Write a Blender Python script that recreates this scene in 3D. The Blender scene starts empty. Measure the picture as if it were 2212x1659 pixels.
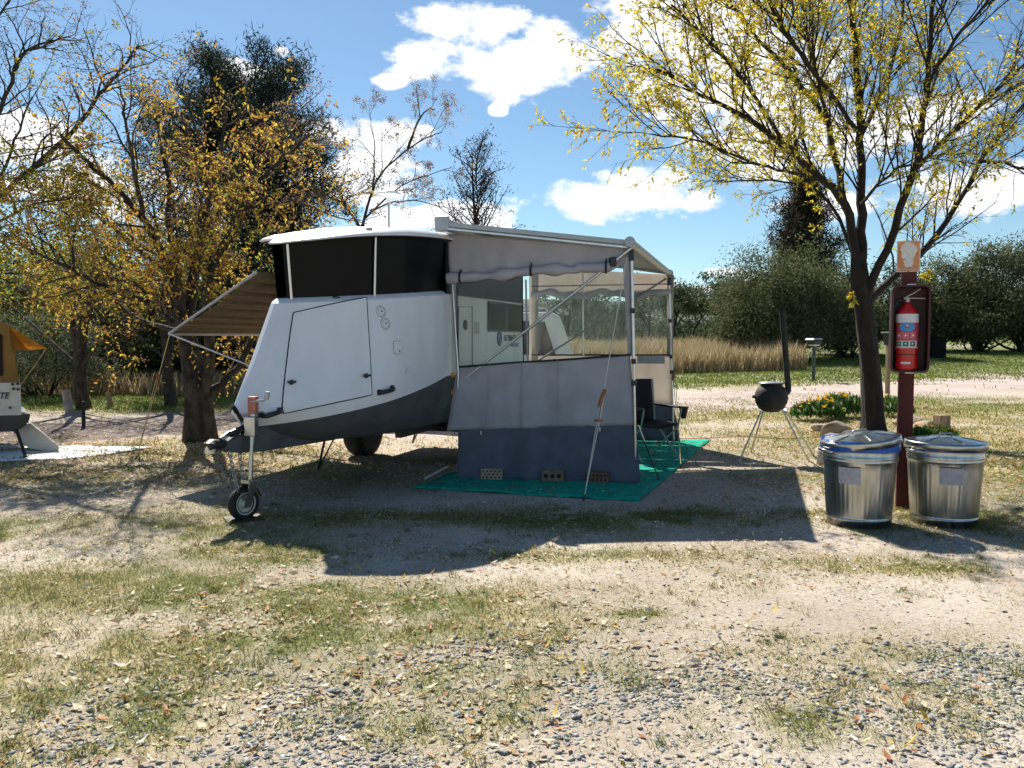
import bpy, bmesh, math, random
import numpy as np
from mathutils import Vector, Matrix
R = math.radians
rng = np.random.default_rng(7)
random.seed(7)
S = bpy.context.scene
COL = S.collection

# ------------------------------------------------------------------ camera
CAMH = 1.55
TH = math.atan(99.5 / 1790)
cd = bpy.data.cameras.new('camera'); cam = bpy.data.objects.new('camera', cd); COL.objects.link(cam)
cam.location = (0, 0, CAMH); cam.rotation_euler = (math.pi / 2 - TH, 0, 0)
cd.sensor_width = 36; cd.lens = 36 * 1790 / 2212; cd.clip_end = 3000; cd.clip_start = 0.05
S.camera = cam
# ------------------------------------------------------------------ light
SUN_AZ = -23.5      # degrees to the right of +Y
SUN_EL = 44.0
sd = Vector((math.sin(R(SUN_AZ)) * math.cos(R(SUN_EL)), math.cos(R(SUN_AZ)) * math.cos(R(SUN_EL)), math.sin(R(SUN_EL))))
sl = bpy.data.lights.new('sun', 'SUN'); sl.energy = 5.0; sl.angle = R(0.53); sl.color = (1.0, 0.93, 0.80)
so = bpy.data.objects.new('sun', sl); COL.objects.link(so); so.location = (-20, 40, 40)
so.rotation_euler = (-sd).to_track_quat('-Z', 'Y').to_euler()
S.view_settings.view_transform = 'Standard'; S.view_settings.look = 'None'
S.view_settings.exposure = 0.84; S.view_settings.gamma = 1.0; S.view_settings.use_curve_mapping = False
S.cycles.max_bounces = 6; S.cycles.diffuse_bounces = 2; S.cycles.glossy_bounces = 3; S.cycles.transparent_max_bounces = 16; S.cycles.use_denoising = True; S.cycles.use_adaptive_sampling = True; S.cycles.adaptive_threshold = .025
S.cycles.caustics_reflective = False; S.cycles.caustics_refractive = False

W = bpy.data.worlds.new('World'); S.world = W; W.use_nodes = True
nt = W.node_tree; nt.nodes.clear()
def N(t, **k):
    n = nt.nodes.new(t)
    for a, b in k.items(): setattr(n, a, b)
    return n
def wm(op, a, b=None, c=None):
    n = N('ShaderNodeMath', operation=op)
    for i, x in enumerate((a, b, c)):
        if x is None: continue
        if isinstance(x, (int, float)): n.inputs[i].default_value = x
        else: nt.links.new(x, n.inputs[i])
    return n.outputs[0]
sky = N('ShaderNodeTexSky'); sky.sky_type = 'NISHITA'; sky.sun_disc = False
sky.sun_elevation = R(SUN_EL); sky.sun_rotation = R(SUN_AZ); sky.altitude = 900; sky.air_density = 1.0; sky.dust_density = 0.3; sky.ozone_density = 0.5
tc = N('ShaderNodeTexCoord')
def dirof(az, el): return Vector((math.sin(az) * math.cos(el), math.cos(az) * math.cos(el), math.sin(el)))
# clouds: (azimuth, elevation, half width, half height) in degrees
clouds = [(1.3, 18.3, 5.2, 2.5), (-2.1, 20.3, 4.6, 1.2), (-6.2, 18.3, 2.6, 1.4), (-8.3, 16.7, 1.1, .5), (-.9, 15.1, .7, .4), (-15.3, 18.0, .6, .45), (-17.4, 17.0, 1.6, .7),
          (-9.4, 13.3, 4.2, 1.0), (-9.7, 10.6, 4.4, 2.0), (-3.9, 8.0, 5.2, 1.2), (6.8, 9.2, 6.0, 1.25), (9.2, 10.2, 3.4, 1.1), (10.8, 20.8, 5.5, 3.4), (14.5, 16.8, 6.5, 3.2), (18.5, 12.0, 5.5, 2.0),
          (26, 13.0, 4, 1.4), (29, 9.0, 5.5, 1.6), (20.5, 8.3, 3.2, 1.0), (14.2, 4.3, 1.8, .42), (12.8, 3.3, 1.2, .42), (11.0, 3.7, .8, .4), (-26, 9.0, 4.6, 2.2), (-30, 11.5, 3.5, 1.5), (-21, 7.0, 4, 1.6)]
cr = random.Random(5)
for i in range(9):      # the same broken cumulus all round the horizon
    az = 50 + i * 28 + cr.uniform(-5, 5)
    clouds.append((az, cr.choice((7, 11, 18, 27, 40)) + cr.uniform(-2, 2), cr.uniform(3, 7), cr.uniform(1.2, 2.6)))
nz = N('ShaderNodeTexNoise'); nz.inputs['Scale'].default_value = 17; nz.inputs['Detail'].default_value = 7; nz.inputs['Roughness'].default_value = .6
mpg = N('ShaderNodeMapping'); mpg.inputs['Scale'].default_value = (1, 1, 1.7)
nt.links.new(tc.outputs['Generated'], mpg.inputs[0]); nt.links.new(mpg.outputs[0], nz.inputs['Vector'])
nsum = wm('MULTIPLY', wm('SUBTRACT', nz.outputs[0], .5), 5.2)
acc = None
sx = N('ShaderNodeSeparateXYZ'); nt.links.new(tc.outputs['Generated'], sx.inputs[0])
cb_ = N('ShaderNodeCombineXYZ'); nt.links.new(wm('ARCTAN2', sx.outputs[0], sx.outputs[1]), cb_.inputs[0]); nt.links.new(wm('ARCSINE', sx.outputs[2]), cb_.inputs[1])
for az, el, rx, ry in clouds:     # azimuth and elevation of the sight line against each cloud's ellipse
    az = (az + 180) % 360 - 180; k = (math.cos(R(el)) / R(rx), 1 / R(ry), 0)
    v = N('ShaderNodeVectorMath', operation='MULTIPLY_ADD'); nt.links.new(cb_.outputs[0], v.inputs[0]); v.inputs[1].default_value = k; v.inputs[2].default_value = (-R(az) * k[0], -R(el) * k[1], 0)
    l = N('ShaderNodeVectorMath', operation='DOT_PRODUCT'); nt.links.new(v.outputs[0], l.inputs[0]); nt.links.new(v.outputs[0], l.inputs[1])
    acc = l.outputs['Value'] if acc is None else wm('SMOOTH_MIN', acc, l.outputs['Value'], .3)
acc = wm('MAXIMUM', wm('SUBTRACT', 1.0, acc), -4.0)
mr = N('ShaderNodeMapRange', interpolation_type='SMOOTHSTEP'); mr.inputs['From Min'].default_value = -.25; mr.inputs['From Max'].default_value = .75
nt.links.new(wm('ADD', acc, nsum), mr.inputs['Value'])
mx = N('ShaderNodeMix', data_type='RGBA'); nt.links.new(mr.outputs[0], mx.inputs['Factor'])
SKYK = 0.062
tint = N('ShaderNodeMix', data_type='RGBA', blend_type='MULTIPLY'); tint.inputs['Factor'].default_value = 1; tint.inputs['B'].default_value = (.82, 1.0, 1.07, 1); nt.links.new(sky.outputs[0], tint.inputs['A'])   # clear dry air: a cyan-leaning blue
nt.links.new(tint.outputs['Result'], mx.inputs['A']); mx.inputs['B'].default_value = (11.6, 11.7, 12.0, 1)
bg = N('ShaderNodeBackground'); bg.inputs[1].default_value = SKYK; nt.links.new(mx.outputs['Result'], bg.inputs[0])
wo = N('ShaderNodeOutputWorld'); nt.links.new(bg.outputs[0], wo.inputs[0])

# ------------------------------------------------------------------ helpers
FV = np.array([0, math.cos(TH), -math.sin(TH)]); UV = np.array([0, math.sin(TH), math.cos(TH)])
def ray(px, py):
    return np.array([1., 0, 0]) * (px - 1106) / 1790 + UV * (829.5 - py) / 1790 + FV
def G(px, py, z=0.):            # where a sight line meets height z
    d = ray(px, py); t = (z - CAMH) / d[2]; return np.array([0, 0, CAMH]) + d * t
def P(px, py, Y):               # a point on a sight line at distance Y
    d = ray(px, py); return np.array([0, 0, CAMH]) + d * Y / d[1]

def hsh(ix, iy, seed):
    n = (ix * 374761393 + iy * 668265263 + seed * 982451653) & 0xffffffff
    n = ((n ^ (n >> 13)) * 1274126177) & 0xffffffff
    return ((n ^ (n >> 16)) & 0xffff) / 65535.0
def vnoise(x, y, seed=0):
    x = np.asarray(x, float); y = np.asarray(y, float)
    ix = np.floor(x).astype(np.int64); iy = np.floor(y).astype(np.int64); fx = x - ix; fy = y - iy
    fx = fx * fx * (3 - 2 * fx); fy = fy * fy * (3 - 2 * fy)
    a = hsh(ix, iy, seed); b = hsh(ix + 1, iy, seed); c = hsh(ix, iy + 1, seed); d = hsh(ix + 1, iy + 1, seed)
    return (a * (1 - fx) + b * fx) * (1 - fy) + (c * (1 - fx) + d * fx) * fy
def fbm(x, y, sc=1., oct=4, seed=0):
    s = 0; a = .5; t = 0
    for o in range(oct):
        s = s + a * vnoise(np.asarray(x) * sc + 17.3 * o, np.asarray(y) * sc - 9.1 * o, seed + o); t += a; a *= .5; sc *= 2.03
    return s / t
def sstep(a, b, x):
    t = np.clip((np.asarray(x, float) - a) / (b - a), 0, 1); return t * t * (3 - 2 * t)

OFF = {}
def reg(o, parent=None, at=(0, 0, 0)):
    COL.objects.link(o)
    if parent is not None: o.parent = parent
    OFF[o.name] = Vector(at)
    return o
def thing(name, label, cat, loc, group=None):
    o = bpy.data.objects.new(name, None); o.empty_display_size = .1; o.location = loc
    reg(o, None, loc); o['label'] = label; o['category'] = cat
    if group: o['group'] = group
    return o
def tag(o, label=None, cat=None, group=None, kind=None):
    if label: o['label'] = label
    if cat: o['category'] = cat
    if group: o['group'] = group
    if kind: o['kind'] = kind
    return o
def base_of(parent):
    return OFF[parent.name] if parent is not None else Vector((0, 0, 0))
def link_mesh(name, me, m, parent=None, loc=None, rot=None):
    o = bpy.data.objects.new(name, me)
    if m is not None and len(me.materials) == 0: me.materials.append(m)
    b = base_of(parent)
    reg(o, parent, b)
    if loc is not None: o.location = Vector(loc) - b
    if rot is not None: o.rotation_euler = rot
    return o

class MB:
    """collects shapes given in world coordinates; build() links them as one mesh object"""
    def __init__(s): s.v = []; s.f = []; s.sm = []
    def add(s, v, f, smooth=False):
        n = len(s.v); s.v += [tuple(map(float, p)) for p in v]; s.f += [tuple(i + n for i in q) for q in f]; s.sm += [smooth] * len(f); return s
    def box(s, c, size, rot=None, taper=1.0):
        hx, hy, hz = [k / 2 for k in size]
        vs = [Vector((x * hx * (taper if z > 0 else 1), y * hy * (taper if z > 0 else 1), z * hz)) for z in (-1, 1) for y in (-1, 1) for x in (-1, 1)]
        if rot is not None:
            m = rot if isinstance(rot, Matrix) else Matrix.Rotation(rot, 3, 'Z')
            vs = [m @ p for p in vs]
        vs = [p + Vector(c) for p in vs]
        return s.add(vs, [(0, 2, 3, 1), (4, 5, 7, 6), (0, 1, 5, 4), (2, 6, 7, 3), (0, 4, 6, 2), (1, 3, 7, 5)])
    def tube(s, pts, r, k=8, cap=True, smooth=True, flat=None):
        pts = [Vector(p) for p in pts]; n = len(pts)
        rs = [r] * n if isinstance(r, (int, float)) else list(r)
        vs = []; fs = []; ref = None
        for i in range(n):
            t = (pts[min(i + 1, n - 1)] - pts[max(i - 1, 0)])
            t = t.normalized() if t.length > 1e-9 else Vector((0, 0, 1))
            if ref is None:
                ref = t.cross(Vector((0, 0, 1)) if abs(t.z) < .9 else Vector((1, 0, 0))).normalized()
            else:
                ref = (ref - t * ref.dot(t)); ref = ref.normalized() if ref.length > 1e-6 else t.orthogonal().normalized()
            b = t.cross(ref)
            for j in range(k):
                a = 2 * math.pi * (j + .5) / k
                vs.append(pts[i] + ref * math.cos(a) * rs[i] * (flat[0] if flat else 1) + b * math.sin(a) * rs[i] * (flat[1] if flat else 1))
        for i in range(n - 1):
            for j in range(k):
                fs.append((i * k + j, i * k + (j + 1) % k, (i + 1) * k + (j + 1) % k, (i + 1) * k + j))
        s.add(vs, fs, smooth)
        if cap: s.add([vs[j] for j in range(k)][::-1], [tuple(range(k))]); s.add(vs[-k:], [tuple(range(k))])
        return s
    def lathe(s, c, prof, k=32, flute=None, closed=False, mat=None, a0=0, a1=2 * math.pi, smooth=True):
        vs = []; fs = []; full = abs(a1 - a0 - 2 * math.pi) < 1e-6; kk = k if full else k + 1
        for r, z in prof:
            for j in range(kk):
                a = a0 + (a1 - a0) * j / k
                rr = r + (flute(a, z) if flute else 0)
                p = Vector((rr * math.cos(a), rr * math.sin(a), z))
                if mat is not None: p = mat @ p
                vs.append(p + Vector(c))
        for i in range(len(prof) - 1):
            for j in range(kk if full else k):
                j2 = (j + 1) % kk
                fs.append((i * kk + j, i * kk + j2, (i + 1) * kk + j2, (i + 1) * kk + j))
        return s.add(vs, fs, smooth)
    def grid(s, rows, smooth=True, close=False):
        m = len(rows[0]); vs = [p for r in rows for p in r]; fs = []
        for i in range(len(rows) - 1):
            for j in range(m if close else m - 1):
                j2 = (j + 1) % m
                fs.append((i * m + j, i * m + j2, (i + 1) * m + j2, (i + 1) * m + j))
        return s.add(vs, fs, smooth)
    def plate(s, pts, th):
        """flat polygon with thickness th along its normal"""
        pts = [Vector(p) for p in pts]; n = (pts[1] - pts[0]).cross(pts[2] - pts[0]).normalized() * th; k = len(pts)
        vs = pts + [p - n for p in pts]
        return s.add(vs, [tuple(range(k)), tuple(range(2 * k - 1, k - 1, -1))] + [(i, i + k, (i + 1) % k + k, (i + 1) % k) for i in range(k)])
    def sphere(s, c, r, k=12, sc=(1, 1, 1)):
        prof = [(max(1e-4, math.sin(math.pi * i / (k // 2 + 1)) * r), -math.cos(math.pi * i / (k // 2 + 1)) * r) for i in range(k // 2 + 2)]
        return s.lathe(c, prof, k, mat=Matrix.Diagonal(Vector(sc)))
    def build(s, name, m, parent=None, bevel=0, solid=0, sub=0):
        b = base_of(parent)
        me = bpy.data.meshes.new(name); me.from_pydata([(x - b.x, y - b.y, z - b.z) for x, y, z in s.v], [], s.f)
        me.polygons.foreach_set('use_smooth', s.sm); me.update()
        o = link_mesh(name, me, m, parent)
        if solid:
            q = o.modifiers.new('solid', 'SOLIDIFY'); q.thickness = solid; q.offset = 0
        if bevel:
            q = o.modifiers.new('bevel', 'BEVEL'); q.width = bevel; q.segments = 2; q.limit_method = 'ANGLE'; q.angle_limit = R(35)
        if sub:
            q = o.modifiers.new('sub', 'SUBSURF'); q.levels = sub; q.render_levels = sub
        return o

def np_mesh(name, v, f, m, parent=None, col=None, smooth=False, kind=None):
    v = np.asarray(v, np.float32); f = np.asarray(f, np.int32); b = base_of(parent)
    v = v - np.array(b, np.float32)
    me = bpy.data.meshes.new(name); k = f.shape[1]
    me.vertices.add(len(v)); me.vertices.foreach_set('co', v.ravel())
    me.loops.add(f.size); me.loops.foreach_set('vertex_index', f.ravel())
    me.polygons.add(len(f)); me.polygons.foreach_set('loop_start', np.arange(0, f.size, k, dtype=np.int32))
    if smooth: me.polygons.foreach_set('use_smooth', np.ones(len(f), bool))
    if col is not None:
        a = me.color_attributes.new('Col', 'FLOAT_COLOR', 'POINT')
        c = np.ones((len(v), 4), np.float32); c[:, :3] = col; a.data.foreach_set('color', c.ravel())
    me.update(calc_edges=True); me.validate()
    o = link_mesh(name, me, m, parent)
    if kind: o['kind'] = kind
    return o

# ------------------------------------------------------------------ materials
def mat(name, col, rough=.6, metal=0., var=.12, nscale=8., bump=0., bscale=60., spec=.5, attr=False, trans=0., coat=0., stretch=(1, 1, 1), var_rough=0.):
    """principled with colour variation by noise, optional colour attribute, bump, translucency"""
    m = bpy.data.materials.new(name); m.use_nodes = True; t = m.node_tree; b = t.nodes['Principled BSDF']
    b.inputs['Roughness'].default_value = rough; b.inputs['Metallic'].default_value = metal
    b.inputs['Specular IOR Level'].default_value = spec; b.inputs['Coat Weight'].default_value = coat
    tcn = t.nodes.new('ShaderNodeTexCoord'); mp = t.nodes.new('ShaderNodeMapping'); mp.inputs['Scale'].default_value = stretch
    t.links.new(tcn.outputs['Object'], mp.inputs[0])
    src = None
    if attr:
        an = t.nodes.new('ShaderNodeAttribute'); an.attribute_name = 'Col'; src = an.outputs['Color']
    if var > 0:
        nz = t.nodes.new('ShaderNodeTexNoise'); nz.inputs['Scale'].default_value = nscale; nz.inputs['Detail'].default_value = 5
        t.links.new(mp.outputs[0], nz.inputs['Vector'])
        mr = t.nodes.new('ShaderNodeMapRange'); mr.inputs['From Min'].default_value = .3; mr.inputs['From Max'].default_value = .7
        mr.inputs['To Min'].default_value = 1 - var; mr.inputs['To Max'].default_value = 1 + var
        t.links.new(nz.outputs[0], mr.inputs['Value'])
        mu = t.nodes.new('ShaderNodeMix'); mu.data_type = 'RGBA'; mu.blend_type = 'MULTIPLY'; mu.inputs['Factor'].default_value = 1
        if src: t.links.new(src, mu.inputs['A'])
        else: mu.inputs['A'].default_value = (*col, 1)
        t.links.new(mr.outputs[0], mu.inputs['B']); src = mu.outputs['Result']
        if var_rough:
            m2 = t.nodes.new('ShaderNodeMapRange'); m2.inputs['To Min'].default_value = max(0, rough - var_rough); m2.inputs['To Max'].default_value = rough + var_rough
            t.links.new(nz.outputs[0], m2.inputs['Value']); t.links.new(m2.outputs[0], b.inputs['Roughness'])
    if src: t.links.new(src, b.inputs['Base Color'])
    else: b.inputs['Base Color'].default_value = (*col, 1)
    if bump:
        n2 = t.nodes.new('ShaderNodeTexNoise'); n2.inputs['Scale'].default_value = bscale; n2.inputs['Detail'].default_value = 6
        t.links.new(mp.outputs[0], n2.inputs['Vector'])
        bp = t.nodes.new('ShaderNodeBump'); bp.inputs['Strength'].default_value = bump; bp.inputs['Distance'].default_value = .02
        t.links.new(n2.outputs[0], bp.inputs['Height']); t.links.new(bp.outputs[0], b.inputs['Normal'])
    if trans:
        tr = t.nodes.new('ShaderNodeBsdfTranslucent'); ms = t.nodes.new('ShaderNodeMixShader'); ms.inputs[0].default_value = trans
        if src: t.links.new(src, tr.inputs[0])
        else: tr.inputs[0].default_value = (*col, 1)
        o = t.nodes['Material Output']; t.links.new(b.outputs[0], ms.inputs[1]); t.links.new(tr.outputs[0], ms.inputs[2]); t.links.new(ms.outputs[0], o.inputs[0])
    return m
def clear_mat(name, tint=(.93, .95, .95), gloss=.1, haze=.05):
    m = bpy.data.materials.new(name); m.use_nodes = True; t = m.node_tree; t.nodes.clear()
    tr = t.nodes.new('ShaderNodeBsdfTransparent'); tr.inputs[0].default_value = (*tint, 1)
    gl = t.nodes.new('ShaderNodeBsdfGlossy'); gl.inputs['Roughness'].default_value = .06
    df = t.nodes.new('ShaderNodeBsdfTranslucent'); df.inputs[0].default_value = (.8, .8, .78, 1)
    tcn = t.nodes.new('ShaderNodeTexCoord'); mp = t.nodes.new('ShaderNodeMapping'); mp.inputs['Scale'].default_value = (6, 6, .7)
    nz = t.nodes.new('ShaderNodeTexNoise'); nz.inputs['Scale'].default_value = 1.6; nz.inputs['Detail'].default_value = 3
    t.links.new(tcn.outputs['Object'], mp.inputs[0]); t.links.new(mp.outputs[0], nz.inputs['Vector'])
    bp = t.nodes.new('ShaderNodeBump'); bp.inputs['Strength'].default_value = .5; bp.inputs['Distance'].default_value = .03; t.links.new(nz.outputs[0], bp.inputs['Height']); t.links.new(bp.outputs[0], gl.inputs['Normal'])
    mr = t.nodes.new('ShaderNodeMapRange'); mr.inputs['From Min'].default_value = .45; mr.inputs['From Max'].default_value = .75; mr.inputs['To Min'].default_value = haze * .4; mr.inputs['To Max'].default_value = haze * 2.5
    t.links.new(nz.outputs[0], mr.inputs['Value'])
    a = t.nodes.new('ShaderNodeMixShader'); t.links.new(mr.outputs[0], a.inputs[0]); t.links.new(tr.outputs[0], a.inputs[1]); t.links.new(df.outputs[0], a.inputs[2])
    fr = t.nodes.new('ShaderNodeFresnel'); fr.inputs['IOR'].default_value = 1.0 + gloss * 5
    b = t.nodes.new('ShaderNodeMixShader'); t.links.new(fr.outputs[0], b.inputs[0]); t.links.new(a.outputs[0], b.inputs[1]); t.links.new(gl.outputs[0], b.inputs[2])
    o = t.nodes.new('ShaderNodeOutputMaterial'); t.links.new(b.outputs[0], o.inputs[0]); return m

M = {}
M['white'] = mat('white_gelcoat', (.80, .81, .83), .36, var=.06, nscale=4, stretch=(1, 1, .35), bump=.03, bscale=160, spec=.5)
M['greyhull'] = mat('grey_stone_guard_paint', (.085, .09, .10), .75, var=.2, nscale=6, bump=.12, bscale=220)
M['black'] = mat('black_plastic', (.012, .012, .014), .38, var=.2)
M['rubber'] = mat('tyre_rubber', (.014, .014, .014), .8, var=.3, bump=.2)
M['mesh'] = mat('dark_window_mesh', (.004, .004, .0055), .35, var=.35, nscale=2.5, bump=.08, bscale=5, spec=.14)
M['alu'] = mat('aluminium_pole', (.62, .63, .65), .33, 1., var=.1, nscale=20)
M['alud'] = mat('grey_powder_coat', (.40, .42, .43), .4, .35, var=.08)
M['galv'] = mat('galvanised_steel', (.46, .47, .46), .27, 1., var=.2, nscale=14, stretch=(1, 1, .3), bump=.05, bscale=30)
M['canvas'] = mat('grey_awning_canvas', (.47, .46, .49), .9, var=.13, nscale=4, bump=.15, bscale=420, trans=.16)
M['canvas_l'] = mat('sunlit_tone_canvas', (.62, .57, .53), .9, var=.08, nscale=4, bump=.15, bscale=420, trans=.6)  # awning canvas with the sun shining through from behind lifted into its colour
M['skirt'] = mat('dark_skirt_canvas', (.105, .118, .155), .85, var=.15, nscale=5, bump=.1, bscale=300, trans=.05)
M['roofcanvas'] = mat('canopy_vinyl', (.42, .42, .42), .7, var=.06, trans=.3)
M['navy'] = mat('dark_webbing', (.02, .022, .04), .8)
M['clear'] = clear_mat('clear_vinyl', gloss=.07, haze=.018)
M['glass'] = mat('tinted_window_glass', (.006, .009, .014), .06, var=.0, spec=.45)
M['rope'] = mat('white_rope', (.62, .60, .53), .9, var=.2, nscale=60)
M['ropey'] = mat('cream_rope', (.60, .50, .26), .9, var=.2, nscale=60)
M['wood'] = mat('brown_toggle_wood', (.30, .12, .04), .6, var=.3, nscale=30)
M['mat'] = mat('green_mesh_matting', (.008, .32, .225), .9, spec=.1, var=.32, nscale=7, bump=.25, bscale=90)
M['redpaint'] = mat('faded_red_bracket', (.45, .16, .12), .6, var=.35, nscale=30)
M['orange'] = mat('amber_reflector', (.8, .28, .02), .3, var=.05)
M['chain'] = mat('weathered_chain', (.36, .37, .38), .45, .8, var=.2)
M['khaki'] = mat('khaki_awning_stripe', (.16, .115, .07), .9, var=.15, trans=.10)
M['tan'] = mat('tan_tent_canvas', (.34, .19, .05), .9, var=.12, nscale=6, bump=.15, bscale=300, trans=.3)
M['tanflap'] = mat('sunlit_tan_flap', (.58, .34, .07), .9, var=.1, nscale=6, trans=.6)  # lit copy of the tan canvas, sunlight put into the colour
M['blue'] = mat('logo_blue', (.02, .09, .30), .5, var=0)
M['ltblue'] = mat('logo_light_blue', (.05, .25, .50), .5, var=0)
M['ink'] = mat('black_lettering', (.015, .015, .02), .5, var=0)
M['leaf'] = mat('leaf', (.3, .3, .05), .6, attr=True, var=0, trans=.62, spec=.2)
M['darkleaf'] = mat('dark_leaf', (.05, .07, .03), .8, attr=True, var=0, trans=.35, spec=.08)
M['bark'] = mat('dark_bark', (.024, .019, .016), .95, var=.45, nscale=14, bump=.9, bscale=34, stretch=(1, 1, .35))
M['bark2'] = mat('lichen_bark', (.05, .041, .032), .95, var=.8, nscale=9, bump=.8, bscale=30, stretch=(1, 1, .6))
for k_ in ('bark', 'bark2'):
    for n_ in M[k_].node_tree.nodes:
        if n_.type == 'BUMP': n_.inputs['Distance'].default_value = .06
M['litter'] = mat('fallen_leaf', (.4, .3, .2), .6, attr=True, var=0, trans=.2, spec=.35)
M['grass'] = mat('grass_blade', (.2, .2, .05), .7, attr=True, var=0, trans=.35, spec=.2)
M['stone'] = mat('slate_stone', (.2, .21, .23), .9, attr=True, var=.22, nscale=40, bump=.3, bscale=140)
M['paper'] = mat('weathered_paper', (.40, .39, .43), .8, var=.15, nscale=30)
M['bluebag'] = mat('blue_bin_liner', (.01, .12, .55), .3, var=.15, bump=.3, bscale=25, trans=.25)
M['postred'] = mat('oxide_red_timber', (.10, .017, .011), .75, var=.3, nscale=10, bump=.3, bscale=40, stretch=(1, 1, .15))
M['cab'] = mat('dark_red_cabinet', (.05, .005, .005), .5, var=.2)
M['extred'] = mat('extinguisher_red', (.55, .012, .014), .28, var=.04, coat=.4)
M['castiron'] = mat('sooty_cast_iron', (.022, .020, .019), .75, var=.4, nscale=12, bump=.3, bscale=60)
M['rock'] = mat('garden_rock', (.33, .25, .19), .9, var=.4, nscale=7, bump=.8, bscale=22)
M['timber'] = mat('weathered_timber', (.30, .22, .14), .9, var=.3, nscale=20, bump=.4, bscale=40, stretch=(1, 1, .2))
M['greenpost'] = mat('dark_green_paint', (.03, .06, .045), .5, var=.15)
M['fabric'] = mat('black_chair_fabric', (.010, .010, .013), .9, var=.2, bump=.2, bscale=200)
M['brick'] = mat('extruded_brick', (.20, .13, .085), .9, var=.3, nscale=25, bump=.3, bscale=90)
M['hole'] = mat('brick_core_hole', (.01, .009, .008), .9, var=0)
M['whitemat'] = mat('white_ground_sheet', (.80, .82, .82), .7, var=.06, bump=.3, bscale=14)
M['carpaint'] = mat('white_car_paint', (.78, .78, .76), .25, var=.02, coat=.5)
# ------------------------------------------------------------------ ground
def gz(x, y):
    x = np.asarray(x, float); y = np.asarray(y, float)
    h = (fbm(x, y, .9, 3, 3) - .5) * .035
    h = h + sstep(24, 60, y) * (.35 + .02 * x)
    h = h + sstep(16, 24, y) * sstep(-2, -9, x) * .12
    return h
def gz1(x, y): return float(gz(np.array([x]), np.array([y]))[0])
def GG(px, py):
    p = G(px, py); return np.array([p[0], p[1], gz1(p[0], p[1])])
patches = []     # grass: centre and radii in metres, weight
for px, py, rx, ry, w in [(620, 1300, 1.0, .35, .85), (820, 1360, .9, .30, .45), (420, 1400, 1.0, .35, .6), (120, 1470, .9, .4, .75), (300, 1560, .8, .25, .45), (560, 1470, .9, .25, .4), (60, 1620, .5, .2, .5), (900, 1120, 1.7, .3, .45), (1400, 1120, 1.5, .32, .6),
                          (1250, 1200, 1.0, .12, .4), (640, 1195, .8, .28, .55), (150, 1150, 1.6, .5, .45), (100, 1270, 1.2, .4, .5), (180, 1020, 2.6, .8, .62), (420, 975, 1.5, .8, .55), (1960, 1220, .55, .16, .6), (2160, 1120, 1.0, .8, .62), (1800, 1110, .4, .22, .7),
                          (2100, 950, 3, 3, .75), (1600, 892, 3.5, 1.8, .8), (1700, 940, 1.5, .8, .35), (1950, 880, 3.5, 2.5, .8), (1050, 1330, .25, .08, .6), (1380, 1330, .2, .06, .6), (1150, 1560, .3, .1, .4), (1500, 1480, .9, .25, .3), (1850, 1540, .8, .25, .4), (2050, 1480, .8, .25, .4), (1750, 1420, .9, .2, .25), (250, 1500, 2.0, .5, .4), (700, 1560, 1.5, .3, .3)]:
    c = G(px, py); patches.append((c[0], c[1], rx, ry, w))
def grass_d(x, y):
    d = np.zeros_like(x)
    for cx, cy, rx, ry, w in patches:
        q = ((x - cx) / rx) ** 2 + ((y - cy) / ry) ** 2
        d = np.maximum(d, w * np.exp(-q * .8))
    d = np.maximum(d, .75 * sstep(24, 28, y - .35 * (x - 5)))
    n = fbm(x, y, 1.1, 4, 11) * .6 + fbm(x, y, 5.5, 3, 21) * .4
    d = np.maximum(d, .8 * sstep(16.5, 18, y) * sstep(0, -3, x))
    return np.clip(d * (.4 + 1.6 * sstep(.36, .60, n)) + .14 * sstep(.52, .68, n), 0, 1)
grav = []
for px, py, rx, ry, w in [(1500, 1560, 1.9, .35, 1), (1350, 1420, .9, .2, .7), (1750, 1480, 1.3, .3, .9), (2100, 1560, 1.0, .4, 1), (950, 1540, .6, .2, .8), (1000, 1470, .5, .2, .7), (700, 1560, .7, .25, .5), (1950, 1420, 1.0, .2, .5), (1500, 1659, 2.5, .22, 1), (2200, 1450, .7, .3, .7), (350, 1650, 1, .2, .25)]:
    c = G(px, py); grav.append((c[0], c[1], rx, ry, w))
def gravel_d(x, y):
    d = np.zeros_like(x)
    for cx, cy, rx, ry, w in grav:
        d = np.maximum(d, w * np.exp(-(((x - cx) / rx) ** 2 + ((y - cy) / ry / 1.25) ** 2) * .8))
    n = fbm(x, y, 2.3, 4, 31)
    return np.clip(d * (.3 + 1.9 * sstep(.36, .58, n)), 0, 1)
def axis(fine, lo, hi, far):
    a = list(np.arange(lo, hi + 1e-6, fine)); st = fine; v = hi
    while v < far: st *= 1.18; v += st; a.append(v)
    st = fine; v = lo; pre = []
    while v > -far: st *= 1.18; v -= st; pre.append(v)
    return np.array(pre[::-1] + a)
xs = axis(.08, -9.5, 9.5, 900); ys = axis(.08, 2.0, 15.0, 900)
X, Y = np.meshgrid(xs, ys); Z = gz(X, Y)
n1, n2 = X.shape[1], X.shape[0]
idx = np.arange(X.size).reshape(n2, n1)
quads = np.stack([idx[:-1, :-1], idx[:-1, 1:], idx[1:, 1:], idx[1:, :-1]], -1).reshape(-1, 4)
gd = grass_d(X, Y)
dirt = np.array([.48, .42, .365]); dirt2 = np.array([.37, .315, .26]); gras = np.array([.17, .19, .055]); dryg = np.array([.36, .30, .145])
nn = fbm(X, Y, .7, 4, 41)[..., None]
dc = dirt * (1 - sstep(.4, .65, nn)) + dirt2 * sstep(.4, .65, nn)
gn = fbm(X, Y, 2.0, 3, 51)[..., None]
gc = gras * (1 - sstep(.35, .6, gn)) + dryg * sstep(.35, .6, gn)
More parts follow.
